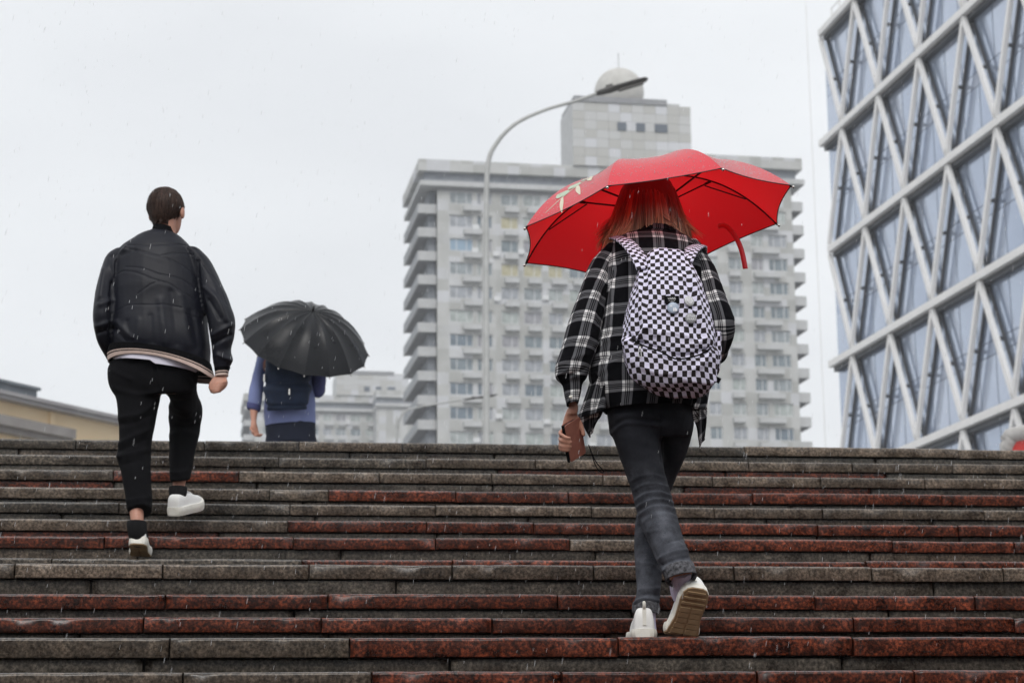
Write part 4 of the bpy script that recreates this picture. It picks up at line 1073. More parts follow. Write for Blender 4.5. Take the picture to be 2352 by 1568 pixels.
# ================================================================== woman with the red umbrella
def woman():
    base = P(1520, 1462, 7.15); fz = zl[1]
    root = empty('person', (base.x, base.y, fz))
    tag(root, 'red haired person in black and white plaid shirt climbing the stairs in white sneakers', 'person')
    D = 7.22
    # ---- shirt
    tk = [key((1466, 528), (1548, 529), 7.34, .062), key((1448, 541), (1566, 543), 7.33, .075), key((1412, 558), (1594, 562), 7.32, .092), key((1392, 580), (1618, 590), 7.30, .112), key((1384, 620), (1630, 628), 7.27, .125),
          key((1376, 680), (1640, 690), 7.25, .135), key((1368, 744), (1644, 750), 7.24, .135), key((1358, 800), (1642, 810), 7.23, .138), key((1350, 858), (1638, 862), 7.22, .14), key((1364, 905), (1624, 903), 7.22, .145), key((1385, 946), (1594, 938), 7.22, .145)]
    ns = 96; G = loft(tk, 110, ns, 2.3)
    th = np.linspace(0, 2 * np.pi, ns, endpoint=False)
    sl_k = [key((1392, 562), (1436, 600), 7.30, .070), key((1372, 582), (1428, 622), 7.29, .078), key((1355, 604), (1416, 644), 7.28, .078), key((1337, 648), (1408, 674), 7.25, .078), key((1320, 694), (1394, 710), 7.22, .074), key((1302, 746), (1382, 756), 7.18, .074), key((1286, 802), (1370, 806), 7.16, .072),
            key((1273, 842), (1358, 845), 7.15, .068), key((1275, 868), (1350, 868), 7.15, .060), key((1286, 881), (1342, 878), 7.15, .044), key((1291, 889), (1339, 886), 7.15, .040), key((1294, 906), (1337, 901), 7.15, .039), key((1300, 932), (1331, 926), 7.145, .037)]
    SL = loft(sl_k, 96, 48, 2.0)
    rr = lambda px, py, d, a, b, s=(1, 0, 0): rkey(P(px, py, d), a, b, s)
    sr_k = [key((1570, 574), (1610, 578), 7.30, .070), key((1570, 590), (1626, 598), 7.28, .080), key((1582, 625), (1645, 624), 7.26, .078), key((1594, 665), (1659, 662), 7.22, .072), key((1606, 705), (1674, 698), 7.18, .068), key((1620, 742), (1689, 740), 7.16, .062), key((1628, 775), (1686, 772), 7.19, .058), key((1626, 800), (1672, 800), 7.26, .052), rr(1640, 800, 7.36, .038, .045), rr(1622, 792, 7.44, .035, .035), rr(1606, 782, 7.49, .032, .032)]
    SRt = loft(sr_k, 84, 48, 2.0)
    # collar band
    ck = [key((1452, 548), (1560, 548), 7.335, .074), key((1461, 536), (1552, 536), 7.335, .070), key((1467, 524), (1546, 524), 7.335, .066), key((1462, 528), (1553, 528), 7.335, .075), key((1449, 545), (1568, 546), 7.33, .088)]
    CO = loft(ck, 16, 64, 2.2)
    # loose front panels swinging out to both sides
    def patch(c00, c10, c01, c11, nu, nv, bulge):
        A, B, Cc, Dd = [V3(P(x, y, d)) for (x, y, d) in (c00, c10, c01, c11)]
        g = np.zeros((nv, nu, 3))
        for j in range(nv):
            for i in range(nu):
                s, t = i / (nu - 1), j / (nv - 1)
                g[j, i] = (A * (1 - s) + B * s) * (1 - t) + (Cc * (1 - s) + Dd * s) * t + np.array((0, bulge * math.sin(math.pi * s) * (.4 + t) + .012 * math.sin(9 * s + 4 * t), 0))
        return g
    PL = patch((1358, 862, 7.20), (1392, 868, 7.12), (1324, 962, 7.24), (1388, 946, 7.115), 24, 30, -.03)
    PL2 = patch((1326, 952, 7.242), (1387, 940, 7.125), (1353, 1007, 7.25), (1362, 985, 7.20), 24, 24, -.012)
    PR = patch((1588, 880, 7.13), (1632, 885, 7.22), (1592, 940, 7.13), (1625, 940, 7.24), 20, 26, -.02)
    PR2 = patch((1593, 930, 7.15), (1625, 930, 7.24), (1606, 1031, 7.24), (1622, 1000, 7.28), 20, 26, -.015)
    folds = creases([([(1377, 744), (1385, 690), (1400, 640), (1420, 600)], 7, -.010), ([(1400, 640), (1408, 690), (1402, 745)], 6, .010), ([(1345, 640), (1385, 655)], 5, .006), ([(1318, 720), (1375, 735)], 5, .006), ([(1300, 790), (1360, 770)], 6, .007),
                     ([(1285, 835), (1345, 812)], 6, .008), ([(1280, 862), (1318, 840)], 5, .008), ([(1300, 868), (1345, 846)], 4, -.008), ([(1372, 790), (1420, 770), (1440, 772)], 6, .009), ([(1366, 830), (1420, 800)], 5, -.009), ([(1375, 860), (1425, 820)], 6, .008), ([(1390, 870), (1388, 940)], 7, .008), ([(1408, 880), (1412, 944)], 6, -.006),
                     ([(1620, 640), (1640, 690), (1645, 740)], 6, -.008), ([(1636, 640), (1655, 655)], 5, .007), ([(1628, 740), (1685, 730)], 5, .006), ([(1630, 765), (1684, 752)], 4, -.006), ([(1592, 905), (1606, 940)], 5, -.01)])
    rp = ripple(14, .005, (1, 1, .6), 3, sharp=1.5)
    sh = cloth('shirt', [(G, 72, True, (.018, .02)), (SL, 36, True, (.01, .05)), (SRt, 36, True, (.03, .03)), (CO, 48, True, (.02, .0)), (PL, 12, False, (.012, .30)), (PL2, 12, False, (.012, .40)), (PR, 10, False, (.05, .31)), (PR2, 10, False, (.05, .37))],
               M['plaid'], root, [folds, rp], thick=.0025)
    v, f = ball(P(1311, 911, 7.106), (.0072, .004, .0062), 12, 8); mesh_obj('button', v, f, M['midsole'], root, smooth=True)
    # ---- jeans: two legs fused at the hips
    pel = [key((1400, 905), (1596, 905), 7.24, .10), key((1394, 935), (1596, 940), 7.235, .115), key((1396, 965), (1594, 970), 7.23, .118), key((1400, 1000), (1586, 1000), 7.24, .10)]
    la = [key((1398, 960), (1512, 962), 7.21, .10), key((1406, 1000), (1519, 1000), 7.205, .098), key((1421, 1043), (1521, 1043), 7.20, .090), key((1440, 1098), (1529, 1092), 7.19, .078), key((1453, 1137), (1541, 1130), 7.18, .068), key((1462, 1178), (1550, 1165), 7.155, .066), key((1476, 1215), (1562, 1207), 7.12, .066), key((1491, 1248), (1570, 1238), 7.085, .062), key((1508, 1288), (1583, 1272), 7.04, .055), key((1522, 1318), (1594, 1303), 7.01, .050), key((1528, 1330), (1598, 1315), 7.00, .048)]
    lb = [key((1500, 960), (1595, 968), 7.26, .095), key((1510, 1000), (1588, 1005), 7.29, .092), key((1512, 1045), (1574, 1045), 7.33, .082), key((1498, 1090), (1556, 1085), 7.37, .074), key((1478, 1140), (1540, 1132), 7.40, .066), key((1462, 1185), (1532, 1182), 7.38, .062), key((1456, 1235), (1528, 1235), 7.33, .062), key((1458, 1295), (1523, 1295), 7.27, .058), key((1462, 1355), (1518, 1355), 7.22, .050), key((1453, 1388), (1514, 1390), 7.20, .048), key((1454, 1404), (1512, 1406), 7.20, .046)]
    kn = []
    for i, (y0, am) in enumerate(((1102, .005), (1122, .007), (1135, -.006), (1142, .008), (1151, -.007), (1158, .009), (1166, -.008), (1174, .009), (1183, -.006), (1192, .005))):
        xl = 1436 + (y0 - 1100) * .36; xr = 1527 + (y0 - 1100) * .33; kn.append(([(xl, y0 + 12), (xl + 30, y0 - 7), (xl + 62, y0 - 12), (xr, y0 - 4)], 3.4, am * .62))
    jf = creases(kn + [([(1400, 985), (1440, 962), (1515, 968)], 4, -.006), ([(1404, 996), (1440, 972), (1515, 978)], 4, .006),
                  ([(1460, 1178), (1475, 1215), (1512, 1292)], 2.2, .004), ([(1466, 1180), (1482, 1222), (1520, 1300)], 2.2, -.004), ([(1508, 1286), (1545, 1268), (1582, 1262)], 5, .008), ([(1514, 1300), (1550, 1284), (1588, 1278)], 4, -.008), ([(1520, 1312), (1556, 1294), (1592, 1290)], 4, .008), ([(1540, 1262), (1575, 1250)], 4, .005), ([(1535, 1245), (1572, 1236)], 3, -.004),
                  ([(1458, 1384), (1480, 1374), (1514, 1380)], 4, .009), ([(1458, 1370), (1485, 1364), (1512, 1366)], 4, -.007), ([(1459, 1356), (1485, 1352), (1512, 1350)], 4, .005), ([(1458, 1180), (1468, 1192)], 5, .010), ([(1460, 1210), (1467, 1200)], 5, .008), ([(1459, 1240), (1462, 1350)], 2, .004), ([(1518, 955), (1519, 1060)], 3, -.008), ([(1470, 1225), (1520, 1215)], 4, .003), ([(1462, 1290), (1515, 1300)], 4, .003)])
    union('jeans', [solid(pel, 16, 32, 2.4), solid(la, 60, 32), solid(lb, 60, 32)], .0050, M['denim'], root, 7, [jf, ripple(26, .0022, (1, 1, 1.6), 5)])
    for kk in ([key((1521, 1311), (1595, 1297), 7.005, .053), key((1526, 1322), (1598, 1308), 6.998, .055), key((1530, 1334), (1600, 1320), 6.994, .054), key((1531, 1330), (1598, 1316), 6.996, .045)], [key((1453, 1384), (1515, 1386), 7.205, .052), key((1451, 1396), (1516, 1398), 7.20, .054), key((1453, 1408), (1513, 1410), 7.20, .052), key((1456, 1404), (1510, 1406), 7.20, .044)]):
        g = loft(kk, 12, 40); cloth('jeans_cuff', [(g, 0, True)], M['denim_edge'], root, [ripple(40, .002, seed=4)], thick=.003)
    # ---- socks and shoes
    hA = V3(P(1575, 1338, 6.995)); bA = V3(P(1567, 1447, 7.115))
    yA = (bA - hA); 
    MA = frame_matrix(Vector(P(1603, 1352, 6.985)), Vector(P(1565, 1461, 7.10)) - Vector(P(1603, 1352, 6.985)), (-.25, .95, .10))
    shoe(root, MA, .272, .85, .036, wide=1.2)
    MB_ = frame_matrix((P(1481, 1462, 7.13).x, 7.13, fz + .006), (.0, 1, 0), (0, 0, 1))
    shoe(root, MB_, .262, 0, .034, wide=1.02)
    v, f = solid([key((1537, 1316), (1590, 1304), 7.015, .038), key((1538, 1342), (1586, 1330), 7.05, .036), key((1542, 1368), (1582, 1358), 7.08, .034), key((1556, 1392), (1582, 1386), 7.10, .022)], 14, 24); mesh_obj('sock', v, f, M['sock'], root, smooth=True)
    v, f = solid([key((1461, 1395), (1507, 1396), 7.205, .037), key((1461, 1425), (1506, 1425), 7.20, .039), key((1461, 1445), (1508, 1445), 7.20, .042)], 14, 24); mesh_obj('sock', v, f, M['sock'], root, smooth=True)
    # ---- body: one continuous skin from head to ankles
    hc = P(1490, 470, 7.37); fw = (.05, 1, .06)
    body = head_parts(hc, fw, s=1.0, neck_to=P(1506, 560, 7.335))
    body.append(solid(shrink(tk[2:8] + [key((1405, 930), (1585, 935), 7.24, .10), key((1408, 975), (1580, 978), 7.24, .085)], .82), 30, 24))
    body.append(solid(shrink(la, .8), 30, 16)); body.append(solid(shrink(lb, .8), 30, 16))
    wl = P(1317, 938, 7.165)
    body.append(solid(shrink(sl_k[:8], .66) + [rkey(P(1315, 900, 7.16), .020, .020), rkey(wl, .018, .017), rkey(P(1313, 950, 7.17), .021, .018)], 40, 18))
    body.append(solid(shrink(sr_k[:8], .66) + [rkey(P(1630, 796, 7.40), .033, .033), rkey(P(1590, 778, 7.52), .026, .026)], 36, 18))
    # left hand behind the phone, fingers closed round its edge
    body.append(solid([rkey(P(1314, 940, 7.168), .019, .016), rkey(P(1311, 962, 7.185), .027, .016), rkey(P(1308, 990, 7.20), .032, .016), rkey(P(1307, 1018, 7.21), .029, .015)], 16, 18, 2.4))
    for i, (y0, xe, ye) in enumerate(((990, 1309, 1004), (1003, 1311.5, 1014), (1015, 1311, 1024), (1024, 1308, 1033))):
        dd = i * .007
        body += finger([P(1303, y0 - 3, 7.195 + dd), P(1290, y0, 7.185 + dd), P(1286.5, y0 + 5, 7.155 + dd), P(1292, y0 + 9, 7.128 + dd), P(xe - 7, ye + 1, 7.120 + dd), P(xe, ye + 1, 7.121 + dd)], .0088 - .0006 * (i == 3), .0068)
    body += finger([P(1318, 955, 7.18), P(1330, 968, 7.19), P(1337, 985, 7.195), P(1340, 998, 7.195)], .0115, .0085)
    # right hand closed round the umbrella handle in front of the chest
    body += hand_parts(P(1588, 776, 7.53), (-.9, .15, .25), (0, -.55, -.2), (70, 75, 50), .92, thumb=-1)
    union('body', body, .0045, M['skin'], root, 5)
    eyes(root, hc, fw)
    return root, hc
W_ROOT, W_HEAD = woman()

def long_hair(root, hc):
    """shoulder-length hair: a cap and several hundred separate locks"""
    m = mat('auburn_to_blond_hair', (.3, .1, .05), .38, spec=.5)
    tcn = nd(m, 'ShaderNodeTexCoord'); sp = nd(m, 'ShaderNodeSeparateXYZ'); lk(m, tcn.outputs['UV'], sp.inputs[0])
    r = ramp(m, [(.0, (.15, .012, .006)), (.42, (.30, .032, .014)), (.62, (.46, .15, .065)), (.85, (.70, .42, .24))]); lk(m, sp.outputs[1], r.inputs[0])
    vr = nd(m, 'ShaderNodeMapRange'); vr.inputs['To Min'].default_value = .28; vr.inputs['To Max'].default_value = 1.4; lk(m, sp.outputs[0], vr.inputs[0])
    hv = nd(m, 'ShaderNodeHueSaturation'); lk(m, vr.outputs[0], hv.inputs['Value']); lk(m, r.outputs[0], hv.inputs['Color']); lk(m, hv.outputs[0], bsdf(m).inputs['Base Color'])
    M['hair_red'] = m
    hcv = V3(hc); vs, fs, uv = [], [], []
    # cap under the locks
    ck = [key((1478, 408), (1502, 408), 7.38, .03), key((1440, 420), (1538, 420), 7.375, .085), key((1424, 450), (1552, 450), 7.37, .108), key((1417, 485), (1562, 485), 7.365, .108), key((1412, 515), (1570, 515), 7.36, .10), key((1420, 530), (1566, 532), 7.35, .085)]
    G = loft(ck, 30, 40, 2.1); n0 = 0
    G[:, :, 1] += np.where(G[:, :, 1] > hcv[1] + .035, -(G[:, :, 1] - hcv[1] - .035), 0)
    vs += [tuple(x) for x in G.reshape(-1, 3)]
    for i in range(30):
        for k in range(40): uv.append((.25, i / 29 * .7))
    fs += grid_faces(30, 40)
    n = len(vs); rs = np.random.RandomState(11)
    for q in range(1500):
        if q % 13 == 0:
            gd = (rs.uniform(-.22, math.pi + .22), rs.uniform(.94, 1.05), rs.uniform(524, 574), rs.normal(0, 1.0, 3), rs.normal(0, 1) * 5.5 - 1.5, rs.uniform(4, 8), rs.uniform(.1, .9))
        a = gd[0] + rs.normal(0, .055); lay = gd[1] + rs.normal(0, .012); x_ = -math.cos(a); y_ = -math.sin(a)
        end_y = gd[2] + rs.normal(0, 7) - 8 * (abs(x_) < .4) + 4 * abs(x_); cx_ = 1489; path = []
        wob = gd[3] + rs.normal(0, .18, 3); curl = gd[4] + rs.normal(0, 1.5); fr = gd[5]; shd = min(1, max(0, gd[6] + rs.normal(0, .16)))
        for j in range(11):
            t = j / 10; yy = 404 + (end_y - 404) * t
            halfw = np.interp(yy, [404, 415, 435, 460, 490, 520, 545, 560], [16, 44, 58, 66, 76, 87, 98, 104])
            dep = np.interp(yy, [404, 418, 440, 470, 500, 530, 560], [.03, .08, .112, .118, .112, .10, .098])
            wgt = 1 if t > .25 else (.6 + 1.6 * t)
            px = cx_ + x_ * halfw * lay + wob[0] * 3.6 * math.sin(t * fr + wob[1] * 3) * t + (curl * max(0, t - .70) ** 1.5 * 11)
            dd = 7.37 + y_ * dep * lay + wob[2] * .004 * t + .01 * max(0, t - .8)
            path.append(V3(P(px, yy + (0 if t < .9 else abs(curl) * -.3), dd)))
        path = np.array(path); wdt = rs.uniform(.0010, .0030) if q % 4 else rs.uniform(.003, .005); sh = shd
        for j in range(11):
            tg = path[min(j + 1, 10)] - path[max(j - 1, 0)]; tg /= np.linalg.norm(tg)
            nr_ = np.array((x_, y_, .1)); sd = np.cross(tg, nr_); sd /= np.linalg.norm(sd); up = np.cross(sd, tg)
            w2 = wdt * (1 if j < 7 else 1 - .85 * (j - 7) / 3)
            for (sa, sb) in ((-1, 0), (0, .6), (1, 0)):
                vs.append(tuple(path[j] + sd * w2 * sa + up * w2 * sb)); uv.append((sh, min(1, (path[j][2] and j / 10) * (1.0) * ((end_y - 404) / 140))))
        for j in range(10):
            for k in (0, 1): b = n + j * 3 + k; fs.append((b, b + 1, b + 4, b + 3))
        n += 33
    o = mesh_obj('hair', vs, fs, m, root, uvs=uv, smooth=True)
    return o
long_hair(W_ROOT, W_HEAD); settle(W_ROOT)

# ---- red umbrella
def red_umbrella():
    C = P(1505, 517, 7.52); k = 7.52 / 7.05
    A = Vector((-.479765, .195, -.08951562)); B = Vector((-.19877, -.49, .00538542)); n = A.cross(B).normalized()
    if n.z < 0: n = -n
    root, pt, off = umbrella(C, n, A, .53 * k, .225, 8, 3.1, M['umb_red'], 'red open umbrella with floral print held over the red haired person', shaft=.47)
    # which way the panels run: panel index rises from the first rib towards g = n x A
    # leafy branch printed on the outer cloth
    pm = [mat('print_leaf_green', (.42, .50, .38), .6), mat('print_stem_cream', (.62, .57, .44), .6), mat('print_grey_blue', (.42, .46, .50), .6)]
    g = n.cross(A.normalized()); sgn = 1 if g.dot(B) > 0 else -1
    def sp(phi, t): return pt(phi * sgn % (2 * math.pi), t, .0022)
    def leaf(nm, p0, p1, wd, m_, parent):
        ex = lambda q: (1.2 + (q[0] - 1.2) * 1.45, .62 + (q[1] - .62) * 1.2)
        p0, p1 = ex(p0), ex(p1)
        vs = []; fs = []
        for j in range(9):
            t = j / 8; ph = p0[0] + (p1[0] - p0[0]) * t; tt = p0[1] + (p1[1] - p0[1]) * t; w_ = wd * math.sin(math.pi * min(1, t * .92 + .08)) + .0015
            dx = (p1[1] - p0[1]); dy = (p1[0] - p0[0]) * .6; L = math.hypot(dx, dy) + 1e-6
            vs += [sp(ph - w_ * dx / L / max(.25, tt) * 2.2, tt + w_ * dy / L * 2.2), sp(ph + w_ * dx / L / max(.25, tt) * 2.2, tt - w_ * dy / L * 2.2)]
        for j in range(8): fs.append((2 * j, 2 * j + 1, 2 * j + 3, 2 * j + 2))
        return mesh_obj(nm, vs, fs, m_, parent)
    br = leaf('printed_branch', (1.36, .40), (1.00, .90), .0035, pm[1], root)
    for i, (a, b, w_, c) in enumerate((((1.34, .42), (1.42, .52), 0.0188, 0), ((1.30, .47), (1.20, .42), 0.0174, 2), ((1.29, .50), (1.40, .60), 0.0174, 1), ((1.24, .56), (1.12, .50), 0.0203, 0), ((1.22, .60), (1.33, .68), 0.0203, 0), ((1.17, .64), (1.03, .60), 0.0217, 0), ((1.17, .66), (1.27, .77), 0.0101, 1), ((1.12, .73), (1.00, .68), 0.0188, 0), ((1.12, .74), (1.24, .88), 0.0072, 1), ((1.08, .79), (.97, .76), 0.0174, 0), ((1.06, .82), (1.14, .95), 0.0058, 1), ((1.27, .52), (1.16, .46), 0.0145, 2), ((1.38, .38), (1.46, .44), 0.0159, 2))):
        leaf('printed_leaf', a, b, w_, pm[c], br)
    # rain beads lying on the cloth
    mb_ = MB(); rs = np.random.RandomState(5)
    for i in range(2400):
        ph = rs.uniform(.25, 3.6); t = math.sqrt(rs.uniform(.02, .98)); p_ = sp(ph, t); r_ = rs.uniform(.0007, .0023)
        if i > 2150:
            ph = 1.95 + rs.normal(0, .09); t = .45 + rs.normal(0, .07); p_ = sp(ph, t)
        mb_.add([p_ + Vector((r_, 0, 0)), p_ + Vector((0, r_, 0)), p_ - Vector((r_, 0, 0)), p_ - Vector((0, r_, 0)), p_ + n * r_ * .8], [(0, 1, 4), (1, 2, 4), (2, 3, 4), (3, 0, 4)])
    bd = mb_.build('rain_beads', M['bead'], root); bd['kind'] = 'stuff'
    # closing strap hanging from the far edge
    pts = [P(1650, 521, 7.80), P(1658, 518, 7.78), P(1670, 521, 7.76), P(1684, 536, 7.75), P(1696, 556, 7.75), P(1704, 578, 7.75), P(1709, 600, 7.75), P(1712, 617, 7.75)]
    c = cr_interp([V3(p) - V3(off) for p in pts], 24); vs = []; fs = []
    for i in range(24):
        t = c[min(i + 1, 23)] - c[max(i - 1, 0)]; s = np.cross(t, (0, 1, 0)); s /= np.linalg.norm(s); w_ = .0105
        vs += [c[i] - s * w_, c[i] + s * w_ + np.array((0, .006, 0))]
    for i in range(23): fs.append((2 * i, 2 * i + 1, 2 * i + 3, 2 * i + 2))
    st = mesh_obj('tie_strap', vs, fs, M['umb_red'], root, smooth=True); md = st.modifiers.new('t', 'SOLIDIFY'); md.thickness = .002
    return root
red_umbrella()

# ---- checkered backpack
def pack_text(nm, body, size, center, right, up, m, parent, shear=0.0, off=None):
    cu = bpy.data.curves.new(nm, 'FONT'); cu.body = body; cu.size = size; cu.align_x = 'CENTER'; cu.align_y = 'CENTER'; cu.extrude = .0004; cu.shear = shear
    cu.space_character = .95
    t = bpy.data.objects.new('t', cu); COL.objects.link(t); dg = bpy.context.evaluated_depsgraph_get()
    me_ = bpy.data.meshes.new_from_object(t.evaluated_get(dg)); bpy.data.objects.remove(t)
    r = Vector(right).normalized(); u = (Vector(up) - r * Vector(up).dot(r)).normalized(); n = r.cross(u)
    for v in me_.vertices: v.co = Vector(center) + r * v.co.x + u * v.co.y + n * v.co.z
    me_.materials.clear(); me_.materials.append(m); me_.name = nm
    o = bpy.data.objects.new(nm, me_); link(o, parent); return o
def backpack():
    b0 = P(1550, 905, 7.03); root = empty('backpack', tuple(b0)); tag(root, 'black and lavender checkered backpack worn over the plaid shirt', 'backpack')
    ks = [key((1515, 906), (1608, 908), 7.035, .035), key((1484, 895), (1626, 905), 7.03, .065), key((1456, 875), (1637, 890), 7.025, .088), key((1440, 848), (1643, 865), 7.02, .100), key((1430, 805), (1647, 820), 7.02, .108), key((1428, 768), (1645, 780), 7.02, .108), key((1438, 705), (1634, 715), 7.03, .102), key((1454, 655), (1614, 660), 7.05, .092), key((1472, 612), (1592, 616), 7.075, .078), key((1487, 588), (1577, 591), 7.095, .060), key((1505, 577), (1560, 579), 7.10, .035)]
    ns = 120; G = loft(ks[::-1], 150, ns, 2.7)
    def bulge(v, nn):
        px, py = proj(v); face = np.clip(-nn[:, 1] * 2, 0, 1)
        seam = np.interp(px, [1440, 1465, 1490, 1520, 1553, 1600, 1640], [770, 786, 797, 806, 822, 815, 795])
        o_ = np.where(py > seam, .016 * np.clip((py - seam) / 10, 0, 1) * np.clip((905 - py) / 30, 0, 1), 0)
        o_ -= .008 * np.exp(-((py - seam + 3) / 4) ** 2)
        return o_ * face
    fl = creases([([(1470, 600), (1468, 660), (1478, 740), (1470, 780)], 6, .012), ([(1480, 610), (1482, 670), (1492, 740)], 5, -.008), ([(1500, 625), (1530, 618), (1575, 622)], 4, -.006), ([(1505, 640), (1540, 633), (1580, 640)], 4, .005), ([(1590, 620), (1605, 680), (1620, 760), (1625, 800)], 6, .012), ([(1580, 640), (1596, 700), (1608, 770)], 5, -.008),
                  ([(1462, 775), (1490, 750), (1500, 760)], 6, .010), ([(1600, 790), (1625, 775), (1635, 790)], 6, .009), ([(1470, 840), (1520, 860), (1560, 850)], 7, .006), ([(1590, 850), (1620, 830), (1632, 800)], 6, .008), ([(1450, 700), (1462, 740), (1455, 780)], 5, -.007), ([(1500, 770), (1540, 762), (1590, 775)], 6, .006)])
    shell = cloth('shell', [(G, 90, True, (.003, 0))], M['check'], root, [bulge, fl, ripple(22, .008, (1, 1, .8), 8, sharp=1.4)], thick=.002)
    # right-hand side pocket
    SP = loft([key((1628, 850), (1652, 856), 7.06, .05), key((1632, 820), (1657, 822), 7.07, .055), key((1636, 790), (1658, 782), 7.08, .055), key((1640, 776), (1657, 772), 7.085, .052)], 24, 32, 2.4); cloth('side_pocket', [(SP, 24, True)], M['check'], root, [ripple(30, .003, seed=2)], thick=.002)
    # straps over the shoulders
    for nm, cl in (('left', [(1480, 618, 7.00), (1468, 592, 7.03), (1455, 572, 7.08), (1440, 556, 7.14), (1428, 548, 7.20), (1418, 545, 7.28), (1414, 552, 7.38), (1412, 575, 7.44)]), ('right', [(1573, 600, 7.02), (1582, 582, 7.06), (1590, 572, 7.11), (1598, 566, 7.17), (1603, 564, 7.24), (1606, 568, 7.32), (1606, 582, 7.42)])):
        c = cr_interp([V3(P(x, y, d)) for x, y, d in cl], 40); wd = .031; g = np.zeros((40, 12, 3))
        for i in range(40):
            t = c[min(i + 1, 39)] - c[max(i - 1, 0)]; t /= np.linalg.norm(t)
            upv = np.array((0, -.35, 1.0)); s = np.cross(t, upv); s /= np.linalg.norm(s); nv = np.cross(s, t); nv *= np.sign(nv @ upv)
            for k in range(12):
                q = k / 11 * 2 - 1; g[i, k] = c[i] + s * wd * q + nv * (.006 * (1 - q * q))
        cloth('shoulder_strap', [(g, 6, False)], M['check'], root, thick=.007)
    # haul loop
    v, f = tube3([P(1503, 577, 7.06), P(1515, 583, 7.045), P(1536, 585, 7.04), P(1558, 582, 7.045), P(1570, 576, 7.06)], .0075, 8, 24); mesh_obj('haul_loop', v, f, M['rib'], root, smooth=True)
    # sewn label, pins, zip pull
    def back_d(px, py):
        me_ = shell.data; v_, n_ = mesh_arrays(me_); x_, y_ = proj(v_); msk = n_[:, 1] < -.2
        dd = np.hypot(x_ - px, y_ - py) + np.where(msk, 0, 1e6); k = np.argsort(dd)[:12]
        return v_[k, 1].min()
    R3, U3 = Vector((1, .0, 0)), Vector((.0, .1, 1))
    dl_ = back_d(1543, 688) - .006; c = P(1543, 688, dl_)
    mb_ = MB(); mb_.bar(c - R3 * .027, c + R3 * .027, .0016, .029, up=(0, .1, 1)); lab = mb_.build('sewn_label', M['rib'], root)
    wm = mat('label_white', (.78, .77, .80), .6)
    pack_text('label_lettering', 'VANS', .0118, c + Vector((0, -.0014, .0035)), R3, U3, wm, lab)
    pack_text('label_lettering', 'OFF THE WALL', .0036, c + Vector((0, -.0014, -.0045)), R3, U3, wm, lab)
    pack_text('label_lettering', 'SINCE 66', .0032, c + Vector((0, -.0014, -.0085)), R3, U3, wm, lab)
    def pin(px, py, r_, m_, tilt=(0, 0), lb=None):
        d_ = back_d(px, py) - .007; c_ = P(px, py, d_); z = Vector((tilt[0], -1, tilt[1])).normalized(); x = z.cross(Vector((0, 0, 1))).normalized() * -1; y = z.cross(x)
        vs = []; fs = []
        pr = [(1.0, -.003), (1.0, .0), (.96, .0018), (.7, .0028), (.35, .0033), (0, .0035)]
        for (q, h) in pr:
            for k in range(24):
                a = 2 * math.pi * k / 24; vs.append(c_ + x * math.cos(a) * r_ * q + y * math.sin(a) * r_ * q + z * h)
        for j in range(5):
            for k in range(24): fs.append((j * 24 + k, j * 24 + (k + 1) % 24, (j + 1) * 24 + (k + 1) % 24, (j + 1) * 24 + k))
        o_ = mesh_obj('pin_badge', vs, fs, m_, root, smooth=True); o_['label'] = lb; return o_, c_, x, y, z
    pm = [mat('pin_grey', (.26, .26, .27), .3), mat('pin_bluegrey', (.34, .40, .50), .3), mat('pin_silver', (.55, .55, .56), .25)]
    b1, c1, x1, y1, z1 = pin(1587, 730.6, .0205, pm[0], (.05, .1), 'grey round pin with white two-line lettering')
    xr = x1 if x1.x > 0 else -x1; yu = Vector((0, 0, 1)) - z1 * z1.z; 
    pack_text('pin_lettering', 'STAR', .0122, c1 + z1 * .0040 + yu * .0055, xr, yu, wm, b1, .25)
    pack_text('pin_lettering', 'WARS', .0122, c1 + z1 * .0040 - yu * .0050, xr, yu, wm, b1, .25)
    b2, c2, x2, y2, z2 = pin(1546, 706.8, .0215, pm[1], (-.02, .1), 'blue grey round pin below the sewn label')
    mb_ = MB(); xr = x2 if x2.x > 0 else -x2; yu = (Vector((0, 0, 1)) - z2 * z2.z).normalized()
    for q, hgt in ((.0015, .013), (.007, .014), (.0115, .010)): mb_.bar(c2 + z2 * .0036 + xr * q - yu * .014, c2 + z2 * .0036 + xr * (q + .001) - yu * .014 + yu * hgt, .0042, .0008, up=tuple(z2))
    mb_.bar(c2 + z2 * .0036 - xr * .012 + yu * .005, c2 + z2 * .0036 - xr * .003 + yu * .005, .0035, .0008, up=tuple(z2))
    mb_.build('pin_print', wm, b2)
    b3, c3, x3, y3, z3 = pin(1583.6, 691.4, .0195, pm[2], (.42, .12), 'tilted silver pin right of the sewn label')
    xr = x3 if x3.x > 0 else -x3; yu = (Vector((0, 0, 1)) - z3 * z3.z).normalized(); mb_ = MB()
    for sx in (-1, 1): mb_.tube([c3 + z3 * .0036 + xr * sx * .003 - yu * .011, c3 + z3 * .0038 + xr * sx * .009 - yu * .002, c3 + z3 * .0036 + xr * sx * .007 + yu * .010], [.0012, .0028, .0008], 6)
    mb_.tube([c3 + z3 * .0036 - yu * .012, c3 + z3 * .004, c3 + z3 * .0036 + yu * .012], [.0012, .002, .0006], 6); mb_.build('pin_emblem', wm, b3)
    zc = P(1470, 796, back_d(1470, 796) - .008); mb_ = MB(); mb_.tube([zc, zc + Vector((-.001, -.002, -.012))], .004, 8)
    a_ = zc + Vector((-.001, -.002, -.013)); pts = [a_ + Vector((x, -.001, z)) for x, z in ((0, 0), (.0045, -.003), (.0042, -.026), (0, -.029), (-.0045, -.026), (-.0045, -.003), (0, 0))]; mb_.tube(pts, .0016, 6); mb_.build('zip_pull', M['chrome'], root)
